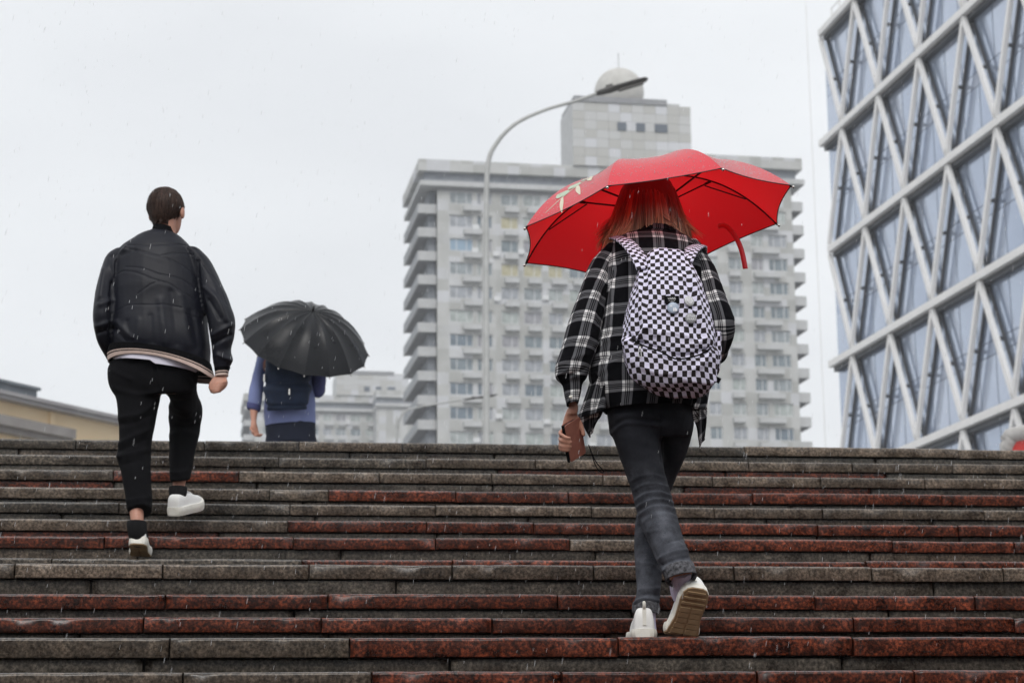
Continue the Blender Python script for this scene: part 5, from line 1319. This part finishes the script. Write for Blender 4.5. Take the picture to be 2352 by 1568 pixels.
    zp = [V3(P(x, y, back_d(x, y) - .004)) for x, y in ((1452, 778), (1466, 788), (1492, 799), (1520, 808), (1553, 824), (1600, 817), (1632, 800))]
    v, f = tube3(zp, .0032, 6, 40); mesh_obj('zip_piping', v, f, M['rib'], root, smooth=True)
    mb_ = MB(); e = P(1640, 868, 7.02); mb_.bar(e, e + Vector((.022, .0, -.012)), .004, .02); mb_.build('strap_end', M['rib'], root)
    settle(root); return root
backpack()

# ---- phone in a folding case
def phone():
    A = P(1297, 978, 7.128); Dp = Vector((.022, .078, -.116)).normalized(); e2 = Vector((.065, .0515, .047)).normalized(); e2 = (e2 - Dp * e2.dot(Dp)).normalized(); e3 = Dp.cross(e2)
    if e3.y < 0: e3 = -e3                                   # towards the palm
    root = empty('phone', tuple(A)); tag(root, 'phone in a dusty pink folding case held in the hand at the left', 'phone')
    pink = noisy('dusty_pink_leatherette', [(.3, (.33, .125, .09)), (.7, (.42, .17, .125))], 40, rough=.5, bump=.1, bscale=500)
    L, Wd = .150, .086
    def slab(nm, x0, x1, y0, y1, z0, z1, m_, parent, rad=.008):
        vs = []; out_ = []
        for cx_, cy_, a0 in ((x1 - rad, y1 - rad, 0), (x0 + rad, y1 - rad, 90), (x0 + rad, y0 + rad, 180), (x1 - rad, y0 + rad, 270)):
            for k in range(5): a = R_(a0 + k * 22.5); out_.append((cx_ + rad * math.cos(a), cy_ + rad * math.sin(a)))
        N = len(out_)
        for z in (z0, z1):
            for x, y in out_: vs.append(A + Dp * x + e2 * y + e3 * z)
        fs = [tuple(range(N))[::-1], tuple(range(N, 2 * N))] + [(k, (k + 1) % N, N + (k + 1) % N, N + k) for k in range(N)]
        return mesh_obj(nm, vs, fs, m_, parent)
    c1 = slab('case_cover', 0, L, 0, Wd, 0, .0022, pink, root)
    slab('case_back', -.001, L + .001, -.002, Wd, .0135, .0155, pink, root)
    ph = slab('phone_body', .003, L - .003, .002, Wd - .003, .0030, .0128, M['blackmetal'], root)
    mb_ = MB(); s0 = A + e3 * .0078 + e2 * -.003; mb_.bar(s0, s0 + Dp * L, .002, .012, up=tuple(e3)); mb_.build('case_spine', M['rib'], root)
    pc = A + Dp * .0026 + e2 * .030 + e3 * .008
    pr = [pc + e2 * x + e3 * y for x, y in ((-.0045, -.0016), (.0045, -.0016), (.0052, 0), (.0045, .0016), (-.0045, .0016), (-.0052, 0), (-.0045, -.0016))]
    mb_ = MB(); mb_.tube(pr, .0007, 6); mb_.build('port', M['chrome'], ph)
    v, f = tube3([P(1352, 1021, 7.20), P(1357, 1034, 7.20), P(1366, 1055, 7.20), P(1378, 1072, 7.20), P(1386, 1081, 7.20), P(1383, 1085, 7.20), P(1374, 1078, 7.205), P(1366, 1064, 7.205), P(1360, 1044, 7.205), P(1357, 1036, 7.203)], .0022, 6, 60); mesh_obj('wrist_strap', v, f, M['rib'], root, smooth=True)
    settle(root); return root
phone()

# ================================================================== man in the black bomber jacket
def man():
    fz = zl[5]; D = 9.66; base = P(330, 1272, 9.55); root = empty('person', (base.x, base.y, fz))
    tag(root, 'bare headed person in black bomber jacket and cropped black trousers climbing the stairs', 'person')
    tk = [key((254, 800), (482, 836), 9.64, .165), key((253, 785), (482, 816), 9.64, .175), key((252, 765), (482, 792), 9.64, .18), key((252, 720), (478, 742), 9.65, .175), key((256, 650), (468, 665), 9.66, .16), key((260, 605), (462, 615), 9.67, .145), key((274, 576), (450, 584), 9.68, .125), key((305, 554), (430, 560), 9.69, .10), key((338, 538), (410, 544), 9.70, .08), key((345, 528), (404, 536), 9.70, .072)]
    sl_ = [key((268, 572), (306, 604), 9.67, .085), key((243, 592), (300, 620), 9.66, .085), key((226, 642), (274, 650), 9.62, .078), key((214, 700), (264, 704), 9.57, .074), key((214, 735), (260, 736), 9.56, .070), key((221, 775), (260, 772), 9.60, .064), key((236, 805), (266, 800), 9.66, .056), key((248, 828), (272, 822), 9.70, .05)]
    sr_ = [key((420, 580), (462, 576), 9.67, .085), key((430, 606), (486, 602), 9.66, .085), key((452, 655), (510, 650), 9.63, .080), key((466, 705), (531, 702), 9.58, .078), key((475, 735), (541, 735), 9.56, .074), key((482, 775), (538, 772), 9.56, .068), key((486, 806), (531, 804), 9.57, .060), key((488, 828), (536, 826), 9.57, .056), key((492, 846), (528, 843), 9.57, .044), key((494, 856), (525, 852), 9.57, .040)]
    seam = [[(293, 563), (345, 562), (395, 560), (431, 565), (457, 576)], [(286, 570), (319, 575), (365, 588), (401, 600), (438, 623), (454, 638)], [(372, 586), (401, 581), (444, 585)], [(263, 633), (283, 623), (313, 626), (352, 641), (388, 651), (411, 666), (448, 687)], [(289, 613), (326, 616), (365, 629), (411, 639), (457, 666)], [(316, 675), (345, 654), (365, 646)], [(256, 722), (293, 701), (342, 700), (388, 700), (418, 708)], [(425, 720), (467, 731)], [(470, 610), (500, 650), (520, 700)], [(455, 592), (490, 640), (508, 690)]]
    J = creases([(q_, 1.4, -.0034) for q_ in seam] + [([(x_, y_ + 6) for x_, y_ in q_], 6, .0010) for q_ in seam] + [([(262, 632), (262, 600), (290, 568)], 4, .010), ([(257, 650), (254, 700), (253, 735), (256, 790)], 4, -.011), ([(455, 600), (456, 650), (472, 720), (480, 780)], 4, -.010),
                 ([(318, 735), (316, 785)], 7, .006), ([(345, 725), (349, 785)], 7, -.005), ([(368, 690), (380, 785)], 9, .006), ([(393, 670), (407, 788)], 8, -.005), ([(416, 680), (434, 792)], 9, .007), ([(440, 715), (455, 795)], 8, -.006), ([(268, 738), (302, 775)], 6, .008), ([(260, 752), (290, 785)], 5, -.006), ([(292, 738), (297, 780)], 6, -.005), ([(470, 660), (500, 690), (520, 735)], 6, .010), ([(480, 690), (505, 730)], 5, -.009), ([(488, 770), (532, 745)], 6, .011), ([(486, 790), (530, 770)], 5, -.010), ([(500, 815), (534, 830)], 5, .010), ([(228, 700), (255, 690)], 6, .009), ([(222, 750), (255, 738)], 6, .009), ([(225, 765), (258, 755)], 4, -.008), ([(238, 620), (230, 680)], 6, .008), ([(256, 590), (290, 580), (310, 575)], 5, -.006)])
    union('jacket', [solid(tk, 60, 40, 2.3), solid(sl_, 40, 24), solid(sr_, 40, 24)], .0050, M['jacket'], root, 12, [ripple(13, .0045, (1, 1, .6), 9, sharp=1.0), J])
    # ribbed hem: black band with pale stripes at its lower edge
    H1 = [key((251, 797), (484, 835), 9.64, .185), key((248, 816), (490, 856), 9.64, .185), key((249, 833), (497, 875), 9.64, .182)]
    def hem(nm, kk, edges):
        g = loft(kk, 25, 64, 2.3)
        if nm == 'hem_band':
            cx_ = g[:, :, 0].mean(); hw_ = np.ptp(g[:, :, 0]) / 2; near = np.clip((9.64 - g[:, :, 1]) / .12, 0, 1); g[:, :, 2] += .046 * near * np.clip(1 - ((g[:, :, 0] - cx_) / hw_) ** 2, 0, 1) * np.linspace(.35, 1, 25)[:, None]
        o = cloth(nm, [(g, 0, True)], M['rib'], root, thick=.004)
        for mm_ in ('beige', 'rib', 'beige'): o.data.materials.append(M[mm_])
        for p in o.data.polygons:
            r_ = p.index // 64; p.material_index = 0 if r_ < edges[0] else 1 if r_ < edges[1] else 2 if r_ < edges[2] else 3
        return o
    hem('hem_band', H1, (12, 14, 16))
    hem('cuff', [key((492, 846), (529, 843), 9.57, .043), key((494, 856), (525, 853), 9.57, .040), key((494, 866), (524, 863), 9.57, .041)], (11, 14, 17))
    g = loft([key((343, 540), (408, 546), 9.70, .080), key((349, 530), (401, 536), 9.70, .073), key((353, 519), (398, 525), 9.70, .068)], 14, 40, 2.2); cloth('collar', [(g, 0, True)], M['rib'], root, thick=.006)
    g = loft([key((262, 795), (458, 817), 9.64, .168), key((260, 822), (456, 842), 9.64, .172), key((262, 830), (454, 850), 9.64, .172)], 20, 64, 2.3)
    px, py = proj(g.reshape(-1, 3)); sh_ = np.where(px < 352, .004, .020).reshape(20, 64); g[:, :, 2] -= sh_ * np.linspace(0, 1, 20)[:, None]; cloth('tshirt', [(g, 0, True)], M['white'], root, [ripple(20, .004, seed=6)], thick=.003)
    # trousers
    pel = [key((262, 815), (452, 828), 9.645, .12), key((248, 850), (456, 852), 9.64, .142), key((249, 880), (452, 880), 9.64, .145), key((262, 905), (446, 902), 9.65, .13)]
    ll = [key((250, 872), (368, 880), 9.63, .12), key((264, 908), (369, 908), 9.625, .112), key((271, 955), (359, 958), 9.61, .10), key((274, 1012), (349, 1015), 9.60, .088), key((268, 1050), (348, 1048), 9.585, .086), key((278, 1088), (347, 1086), 9.555, .080), key((285, 1130), (349, 1128), 9.52, .074), key((290, 1164), (350, 1158), 9.49, .068), key((294, 1180), (350, 1170), 9.475, .066)]
    lr = [key((360, 872), (455, 866), 9.66, .12), key((386, 900), (453, 892), 9.72, .11), key((388, 928), (458, 922), 9.82, .105), key((386, 952), (466, 946), 9.90, .098), key((389, 985), (461, 980), 9.93, .086), key((388, 1030), (450, 1030), 9.90, .080), key((389, 1072), (442, 1070), 9.87, .072), key((390, 1098), (438, 1096), 9.85, .068), key((391, 1106), (437, 1103), 9.85, .066)]
    tf = creases([([(262, 890), (310, 905), (360, 900)], 6, .008), ([(275, 960), (320, 950), (350, 930)], 6, .008), ([(275, 975), (315, 968), (350, 950)], 5, -.007), ([(272, 1020), (310, 1000), (345, 985)], 6, .010), ([(272, 1035), (310, 1018), (346, 1005)], 5, -.008), ([(270, 1048), (310, 1040), (345, 1030)], 6, .010), ([(285, 1065), (320, 1055)], 5, -.006), ([(390, 932), (430, 940), (463, 945)], 6, .012), ([(388, 950), (425, 965), (460, 955)], 5, -.010), ([(388, 920), (410, 925), (455, 915)], 5, -.008), ([(390, 1000), (420, 990), (455, 1000)], 6, .007), ([(392, 1085), (437, 1080)], 5, .005), ([(356, 840), (360, 890)], 3, -.006), ([(258, 850), (300, 870)], 5, .006), ([(290, 1150), (345, 1140)], 5, .006), ([(420, 855), (446, 885)], 4, .008)])
    union('trousers', [solid(pel, 16, 32, 2.3), solid(ll, 50, 28), solid(lr, 50, 28)], .0088, M['trouser'], root, 6, [tf, ripple(18, .004, (1, 1, 1), 12)])
    # body
    hc = P(384, 487, 9.72); fw = (.24, 1, .05)
    body = head_parts(hc, fw, s=1.04, neck_to=P(374, 556, 9.70))
    body.append(solid(shrink(tk[:-1], .86), 30, 24)); body.append(solid(shrink(pel, .86), 10, 24))
    al = [rkey(P(312, 1160, 9.49), .040, .042), rkey(P(314, 1180, 9.475), .034, .040), rkey(P(315, 1200, 9.46), .032, .038), rkey(P(316, 1232, 9.47), .034, .045)]
    ar = [rkey(P(412, 1092, 9.85), .040, .042), rkey(P(411, 1112, 9.85), .031, .038), rkey(P(409, 1130, 9.85), .030, .038), rkey(P(408, 1160, 9.86), .034, .05)]
    body.append(solid(shrink(ll[:-2], .8) + al, 40, 18)); body.append(solid(shrink(lr[:-2], .8) + ar, 40, 18))
    body.append(solid(shrink(sl_[:-1], .55), 30, 16) )
    body += hand_parts(P(262, 826, 9.72), (.25, .25, -.9), (-.8, -.3, -.2), (30, 40, 25), .95, 1)
    body.append(solid(shrink(sr_[:-2], .58) + [rkey(P(509, 852, 9.57), .032, .028), rkey(P(508, 870, 9.57), .028, .025), rkey(P(505, 880, 9.565), .032, .024)], 36, 16))
    # right fist, knuckles towards the stairs
    w_ = V3(P(507, 872, 9.565)); 
    body.append(solid([rkey(P(507, 868, 9.565), .030, .024), rkey(P(504, 880, 9.56), .042, .025), rkey(P(501, 890, 9.56), .038, .026), rkey(P(499, 897, 9.565), .026, .020)], 14, 18, 2.5))
    for i, (x0, y0, x1, y1) in enumerate(((517, 873, 500, 883), (515, 880, 494, 889), (510, 887, 490, 895), (504, 894, 492, 900))):
        body += finger([P(x0, y0, 9.56), P(x0 + .5, y0 + 3, 9.54), P((x0 + x1) / 2 + 2, (y0 + y1) / 2 + 1, 9.528), P(x1, y1, 9.533), P(x1 - 6, y1 - 1, 9.552)], .0105, .0085)
    body += finger([P(497, 868, 9.56), P(488, 876, 9.55), P(483, 888, 9.548), P(486, 897, 9.55)], .012, .009)
    union('body', body, .0042, M['skin'], root, 3)
    eyes(root, hc, fw, 1.04)
    # short hair: cap with a tapered nape
    hv = V3(hc); f = np.array(fw); f = f / np.linalg.norm(f); r = np.cross(f, (0, 0, 1)); r /= np.linalg.norm(r)
    hk = [key((371, 431), (391, 431), 9.73, .02), key((354, 440), (408, 441), 9.73, .072), key((344, 455), (418, 455), 9.73, .098), key((338, 476), (424, 475), 9.725, .112), key((340, 489), (421, 487), 9.722, .111), key((345, 501), (413, 498), 9.72, .106), key((350, 513), (404, 511), 9.718, .098), key((355, 523), (398, 520), 9.715, .088)]
    Gh = loft(hk, 60, 96, 2.1); an = np.linspace(0, 2 * np.pi, 96, endpoint=False); tt = np.linspace(0, 1, 60)
    mid = Gh.mean(1, keepdims=True)
    rid = 1 + .012 * np.sin(an[None, :] * 34 + 5 * tt[:, None] + 2 * np.sin(an[None, :] * 5)) + .010 * np.sin(an[None, :] * 61 + 9 * tt[:, None])
    Gh = mid + (Gh - mid) * rid[:, :, None]
    # ragged lower edge, and open towards the face
    Gh[-1, :, 2] += .010 * np.sin(an * 9) - .006; Gh[-2, :, 2] += .005 * np.sin(an * 9)
    fx = (Gh - hv) @ f; lim = np.interp(tt, [0, .25, .45, 1], [.2, .12, .03, -.01])[:, None]
    over = np.clip(fx - lim, 0, None); Gh -= over[:, :, None] * f
    hr = mesh_obj('hair', Gh.reshape(-1, 3), grid_faces(60, 96), M['hair_brown'], root, smooth=True)
    # separate locks lying on the hair
    rs = np.random.RandomState(3); lv, lf, n = [], [], 0
    for q in range(620):
        i0 = rs.randint(3, 46); k0 = rs.randint(0, 96); ln = rs.randint(8, 16); lift = rs.uniform(.001, .0045); dr = rs.normal(0, .25); w_ = rs.uniform(.001, .0024)
        if ((Gh[i0, k0] - hv) @ f) > .0: continue
        for j in range(5):
            i = min(59, i0 + int(ln * j / 4)); kk = (k0 + dr * j * 1.5) % 96; k1 = int(kk); fr_ = kk - k1
            p_ = Gh[i, k1] * (1 - fr_) + Gh[i, (k1 + 1) % 96] * fr_; o_ = p_ - mid[i, 0]; o_ /= np.linalg.norm(o_); s = np.cross((0, 0, 1.), o_)
            ww = w_ * (1 - .85 * j / 4); c = p_ + o_ * (lift * math.sin(.6 + 2.2 * j / 4)); lv += [c - s * ww, c + s * ww + o_ * .0005]
        lf += [(n + 2 * j, n + 2 * j + 1, n + 2 * j + 3, n + 2 * j + 2) for j in range(4)]; n += 10
    mesh_obj('hair_locks', lv, lf, M['hair_brown'], hr, smooth=True)
    # socks and shoes
    v, fa = solid([rkey(P(314, 1197, 9.462), .046, .050), rkey(P(314, 1206, 9.462), .048, .052), rkey(P(316, 1222, 9.47), .046, .055), rkey(P(320, 1240, 9.50), .044, .058)], 16, 24); mesh_obj('sock', v, fa, M['sock_black'], root, smooth=True)
    v, fa = solid([rkey(P(409, 1118, 9.85), .046, .048), rkey(P(409, 1128, 9.85), .046, .050), rkey(P(408, 1145, 9.86), .042, .055), rkey(P(410, 1158, 9.88), .040, .06)], 16, 24); mesh_obj('sock', v, fa, M['sock_black'], root, smooth=True)
    hl = Vector(P(316, 1249, 9.43)); bl = Vector(P(321, 1272, 9.60))
    shoe(root, frame_matrix(hl, bl - hl, (0, .4, 1)), .29, .35, .042, False, ('shoe', 'midsole', 'gum'), .070)
    hr_ = Vector(P(397, 1184, 9.80)); shoe(root, frame_matrix(hr_, (.32, .90, .24), (.0, -.24, 1)), .28, 0.1, .042, False, ('shoe', 'midsole', 'midsole'), .070)
    settle(root); return root
man()

# ================================================================== person under the black umbrella
def walker():
    D = 16.0; base = P(668, 1000, D); root = empty('person', (base.x, D, TOPZ)); tag(root, 'person in violet blue shirt with navy backpack at the head of the stairs', 'person')
    tk = [key((607, 980), (726, 972), D, .15), key((606, 945), (726, 940), D, .15), key((608, 900), (724, 905), D, .14), key((608, 860), (722, 862), D, .14), key((606, 830), (726, 832), D, .13), key((622, 806), (712, 808), D, .10), key((645, 790), (690, 791), D, .07)]
    G = loft(tk, 60, 60, 2.3)
    a1 = loft([key((597, 806), (632, 822), D, .075), key((588, 825), (618, 838), D, .075), key((578, 865), (610, 870), 15.95, .07), key((571, 905), (604, 910), 15.9, .066), key((567, 928), (598, 936), 15.9, .062)], 40, 28)
    a2 = loft([key((706, 812), (738, 806), D, .075), key((712, 840), (744, 835), 15.97, .075), key((716, 872), (751, 868), 15.95, .07), key((716, 893), (747, 893), 16.0, .066), rkey(P(727, 890, 16.12), .06, .06), rkey(P(722, 880, 16.28), .052, .052)], 40, 28)
    sh = cloth('shirt', [(G, 45, True), (a1, 21, True)], M['bluecotton'], root, [ripple(11, .012, (1, 1, .7), 21)], thick=.004)
    cloth('sleeve', [(a2, 21, True)], M['bluedark'], root, [ripple(11, .010, (1, 1, .7), 22)], thick=.004)
    g = loft([key((566, 924), (601, 932), 15.9, .066), key((566, 935), (598, 943), 15.9, .068), key((569, 940), (594, 946), 15.9, .055)], 12, 28); cloth('rolled_cuff', [(g, 0, True)], M['bluedark'], root, [ripple(20, .006, seed=9)], thick=.006)
    pel = [key((612, 955), (722, 955), D, .135), key((609, 985), (726, 982), D, .15), key((612, 1020), (724, 1020), D, .14)]
    f0 = TOPZ + .09
    def leg(px, dx, dd): t = P(px, 1010, D); return [rkey(t, .115, .12), rkey((t.x + dx * .4, D + dd * .5, TOPZ + .5), .085, .085), rkey((t.x + dx * .7, D + dd * .6, TOPZ + .3), .07, .075), rkey((t.x + dx, D + dd, f0), .058, .062)]
    l1, l2 = leg(640, -.02, -.12), leg(697, .02, .18)
    union('trousers', [solid(pel, 12, 28, 2.3), solid(l1, 30, 20), solid(l2, 30, 20)], .014, M['jeans_navy'], root, 5, [ripple(10, .006, seed=31)])
    hc = P(668, 752, 16.03); fw = (0, 1, 0)
    body = head_parts(hc, fw, s=1.05, neck_to=P(668, 800, D)); body.append(solid(shrink(tk, .84), 24, 20)); body.append(solid(shrink(pel, .84), 8, 20)); body.append(solid(shrink(l1, .8) , 20, 14)); body.append(solid(shrink(l2, .8), 20, 14))
    body.append(solid([key((602, 812), (626, 826), D, .055), key((585, 868), (604, 872), 15.95, .050), key((574, 920), (594, 924), 15.9, .042), key((574, 945), (592, 946), 15.88, .036), key((577, 970), (589, 970), 15.86, .027), key((578, 978), (592, 978), 15.86, .025)], 40, 16))
    body += hand_parts(P(583, 974, 15.86), (.18, -.10, -1), (-.75, .6, 0), (35, 45, 30), 1.0, -1)
    body.append(solid([rkey(P(722, 820, D), .055, .055), rkey(P(732, 880, 15.97), .05, .05), rkey(P(724, 882, 16.2), .038, .038), rkey(P(716, 862, 16.4), .030, .028)], 30, 16))
    body += hand_parts(P(716, 860, 16.4), (-.5, .35, .5), (.2, .8, -.3), (70, 75, 50), 1.0, 1)
    union('body', body, .0075, M['skin'], root, 3)
    eyes(root, hc, fw, 1.05)
    v, fa = ball(V3(hc) + np.array((0, -.018, .03)), (.092, .105, .105), 30, 20); mesh_obj('hair', v, fa, M['hair_brown'], root, smooth=True)
    for l, yaw in ((l1, -.08), (l2, .08)):
        e = l[-1][0]; shoe(root, frame_matrix((e[0], e[1] - .07, TOPZ + .004), (yaw, 1, 0), (0, 0, 1)), .28, 0, .03, False, ('rib', 'midsole', 'gum'))
    settle(root)
    # pack
    pk = empty('backpack', tuple(P(660, 945, 15.78))); tag(pk, 'navy roll-top backpack on the violet blue shirt', 'backpack')
    kk = [key((612, 944), (704, 940), 15.80, .06), key((608, 925), (711, 922), 15.79, .10), key((607, 890), (714, 890), 15.78, .115), key((608, 850), (714, 855), 15.78, .11), key((610, 815), (712, 820), 15.80, .09), key((618, 800), (704, 803), 15.82, .06)]
    g = loft(kk, 60, 60, 3.2)
    def sag(v, nn):
        px, py = proj(v); return -.018 * np.exp(-((py - 880 + .03 * (px - 660)) / 4) ** 2) + .016 * np.exp(-((py - 893) / 9) ** 2) - .012 * np.exp(-((py - 932) / 3) ** 2)
    cloth('pack_body', [(g, 45, True)], M['navy'], pk, [sag, ripple(9, .014, (1, 1, 1), 44)], thick=.004)
    for x in (618, 700):
        c = [P(x, 805, 15.83), P(x + (2 if x > 650 else -2), 795, 15.9), P(x, 797, 16.05), P(x, 830, 16.14)]; v, fa = tube3(c, .022, 8, 20); mesh_obj('shoulder_strap', v, fa, M['navy'], pk, smooth=True)
    mb_ = MB(); b = P(665, 893, 15.645); mb_.bar(b, b + Vector((0, 0, -.05)), .026, .012); mb_.build('buckle', M['chrome'], pk)
    mb_ = MB(); b = P(607, 860, 15.70); mb_.bar(b, b + Vector((0, 0, -.06)), .022, .012); mb_.build('buckle', M['chrome'], pk)
    settle(pk)
    C = P(700, 786, 15.9); tc_ = (CAM - C).normalized(); rt = tc_.cross(Vector((0, 0, 1))).normalized() * -1; up_ = tc_.cross(rt)
    if up_.z < 0: up_ = -up_
    n = tc_ * .47 + (rt * .235 + up_ * .972) * .88
    umbrella(C, n, rt, .545, .30, 16, 2.5, M['umb_black'], 'black open umbrella with many ribs tilted towards the stairs', shaft=.62, scal=.985)
walker()

# ================================================================== rain
def rain():
    m = bpy.data.materials.new('rain_water'); m.use_nodes = True; t_ = m.node_tree; t_.nodes.clear()
    o_ = t_.nodes.new('ShaderNodeOutputMaterial'); mx1 = t_.nodes.new('ShaderNodeMixShader'); mx2 = t_.nodes.new('ShaderNodeMixShader')
    tl = t_.nodes.new('ShaderNodeBsdfTranslucent'); df = t_.nodes.new('ShaderNodeBsdfDiffuse'); tp = t_.nodes.new('ShaderNodeBsdfTransparent')
    tl.inputs[0].default_value = df.inputs[0].default_value = (.97, .98, 1, 1); mx1.inputs[0].default_value = .5; mx2.inputs[0].default_value = .66
    t_.links.new(df.outputs[0], mx1.inputs[1]); t_.links.new(tl.outputs[0], mx1.inputs[2]); t_.links.new(tp.outputs[0], mx2.inputs[1]); t_.links.new(mx1.outputs[0], mx2.inputs[2]); t_.links.new(mx2.outputs[0], o_.inputs[0])
    rs = np.random.RandomState(17); mb_ = MB()
    for i in range(3600):
        d = 4.6 + 9 * rs.rand() ** .8; px = rs.uniform(-150, 2500); py = rs.uniform(-150, 1720)
        p = P(px, py, d); L = rs.uniform(.009, .023); r_ = rs.uniform(.0004, .00085)
        dv = Vector((-.16 + rs.normal(0, .03), rs.normal(0, .05), -1)).normalized()
        q = [p, p + dv * L * .3, p + dv * L * .8, p + dv * L]
        s = Vector((1, 0, .16)); t = Vector((0, 1, 0))
        vs = [p] + [c + (s * math.cos(a) + t * math.sin(a)) * r_ for c in q[1:3] for a in (0, 2.094, 4.189)] + [q[3]]
        mb_.add(vs, [(0, 2, 1), (0, 3, 2), (0, 1, 3), (1, 2, 5, 4), (2, 3, 6, 5), (3, 1, 4, 6), (4, 5, 7), (5, 6, 7), (6, 4, 7)])
    o = mb_.build('rain', m, None, smooth=True); tag(o, 'fine streaks of falling rain across the stairs', 'rain', kind='stuff')
rain()
def haze():
    mb_ = MB(); mb_.box(-420, 420, -25, 620, -1.3, 175); m = bpy.data.materials.new('haze_air'); m.use_nodes = True; t_ = m.node_tree; t_.nodes.clear()
    o_ = t_.nodes.new('ShaderNodeOutputMaterial'); pv_ = t_.nodes.new('ShaderNodeVolumePrincipled'); pv_.inputs['Color'].default_value = (.96, .975, 1, 1); pv_.inputs['Density'].default_value = HAZE
    t_.links.new(pv_.outputs[0], o_.inputs['Volume']); o = mb_.build('haze', m); tag(o, 'thin rain haze in the air', 'haze', kind='stuff')
HAZE = .0006
haze()
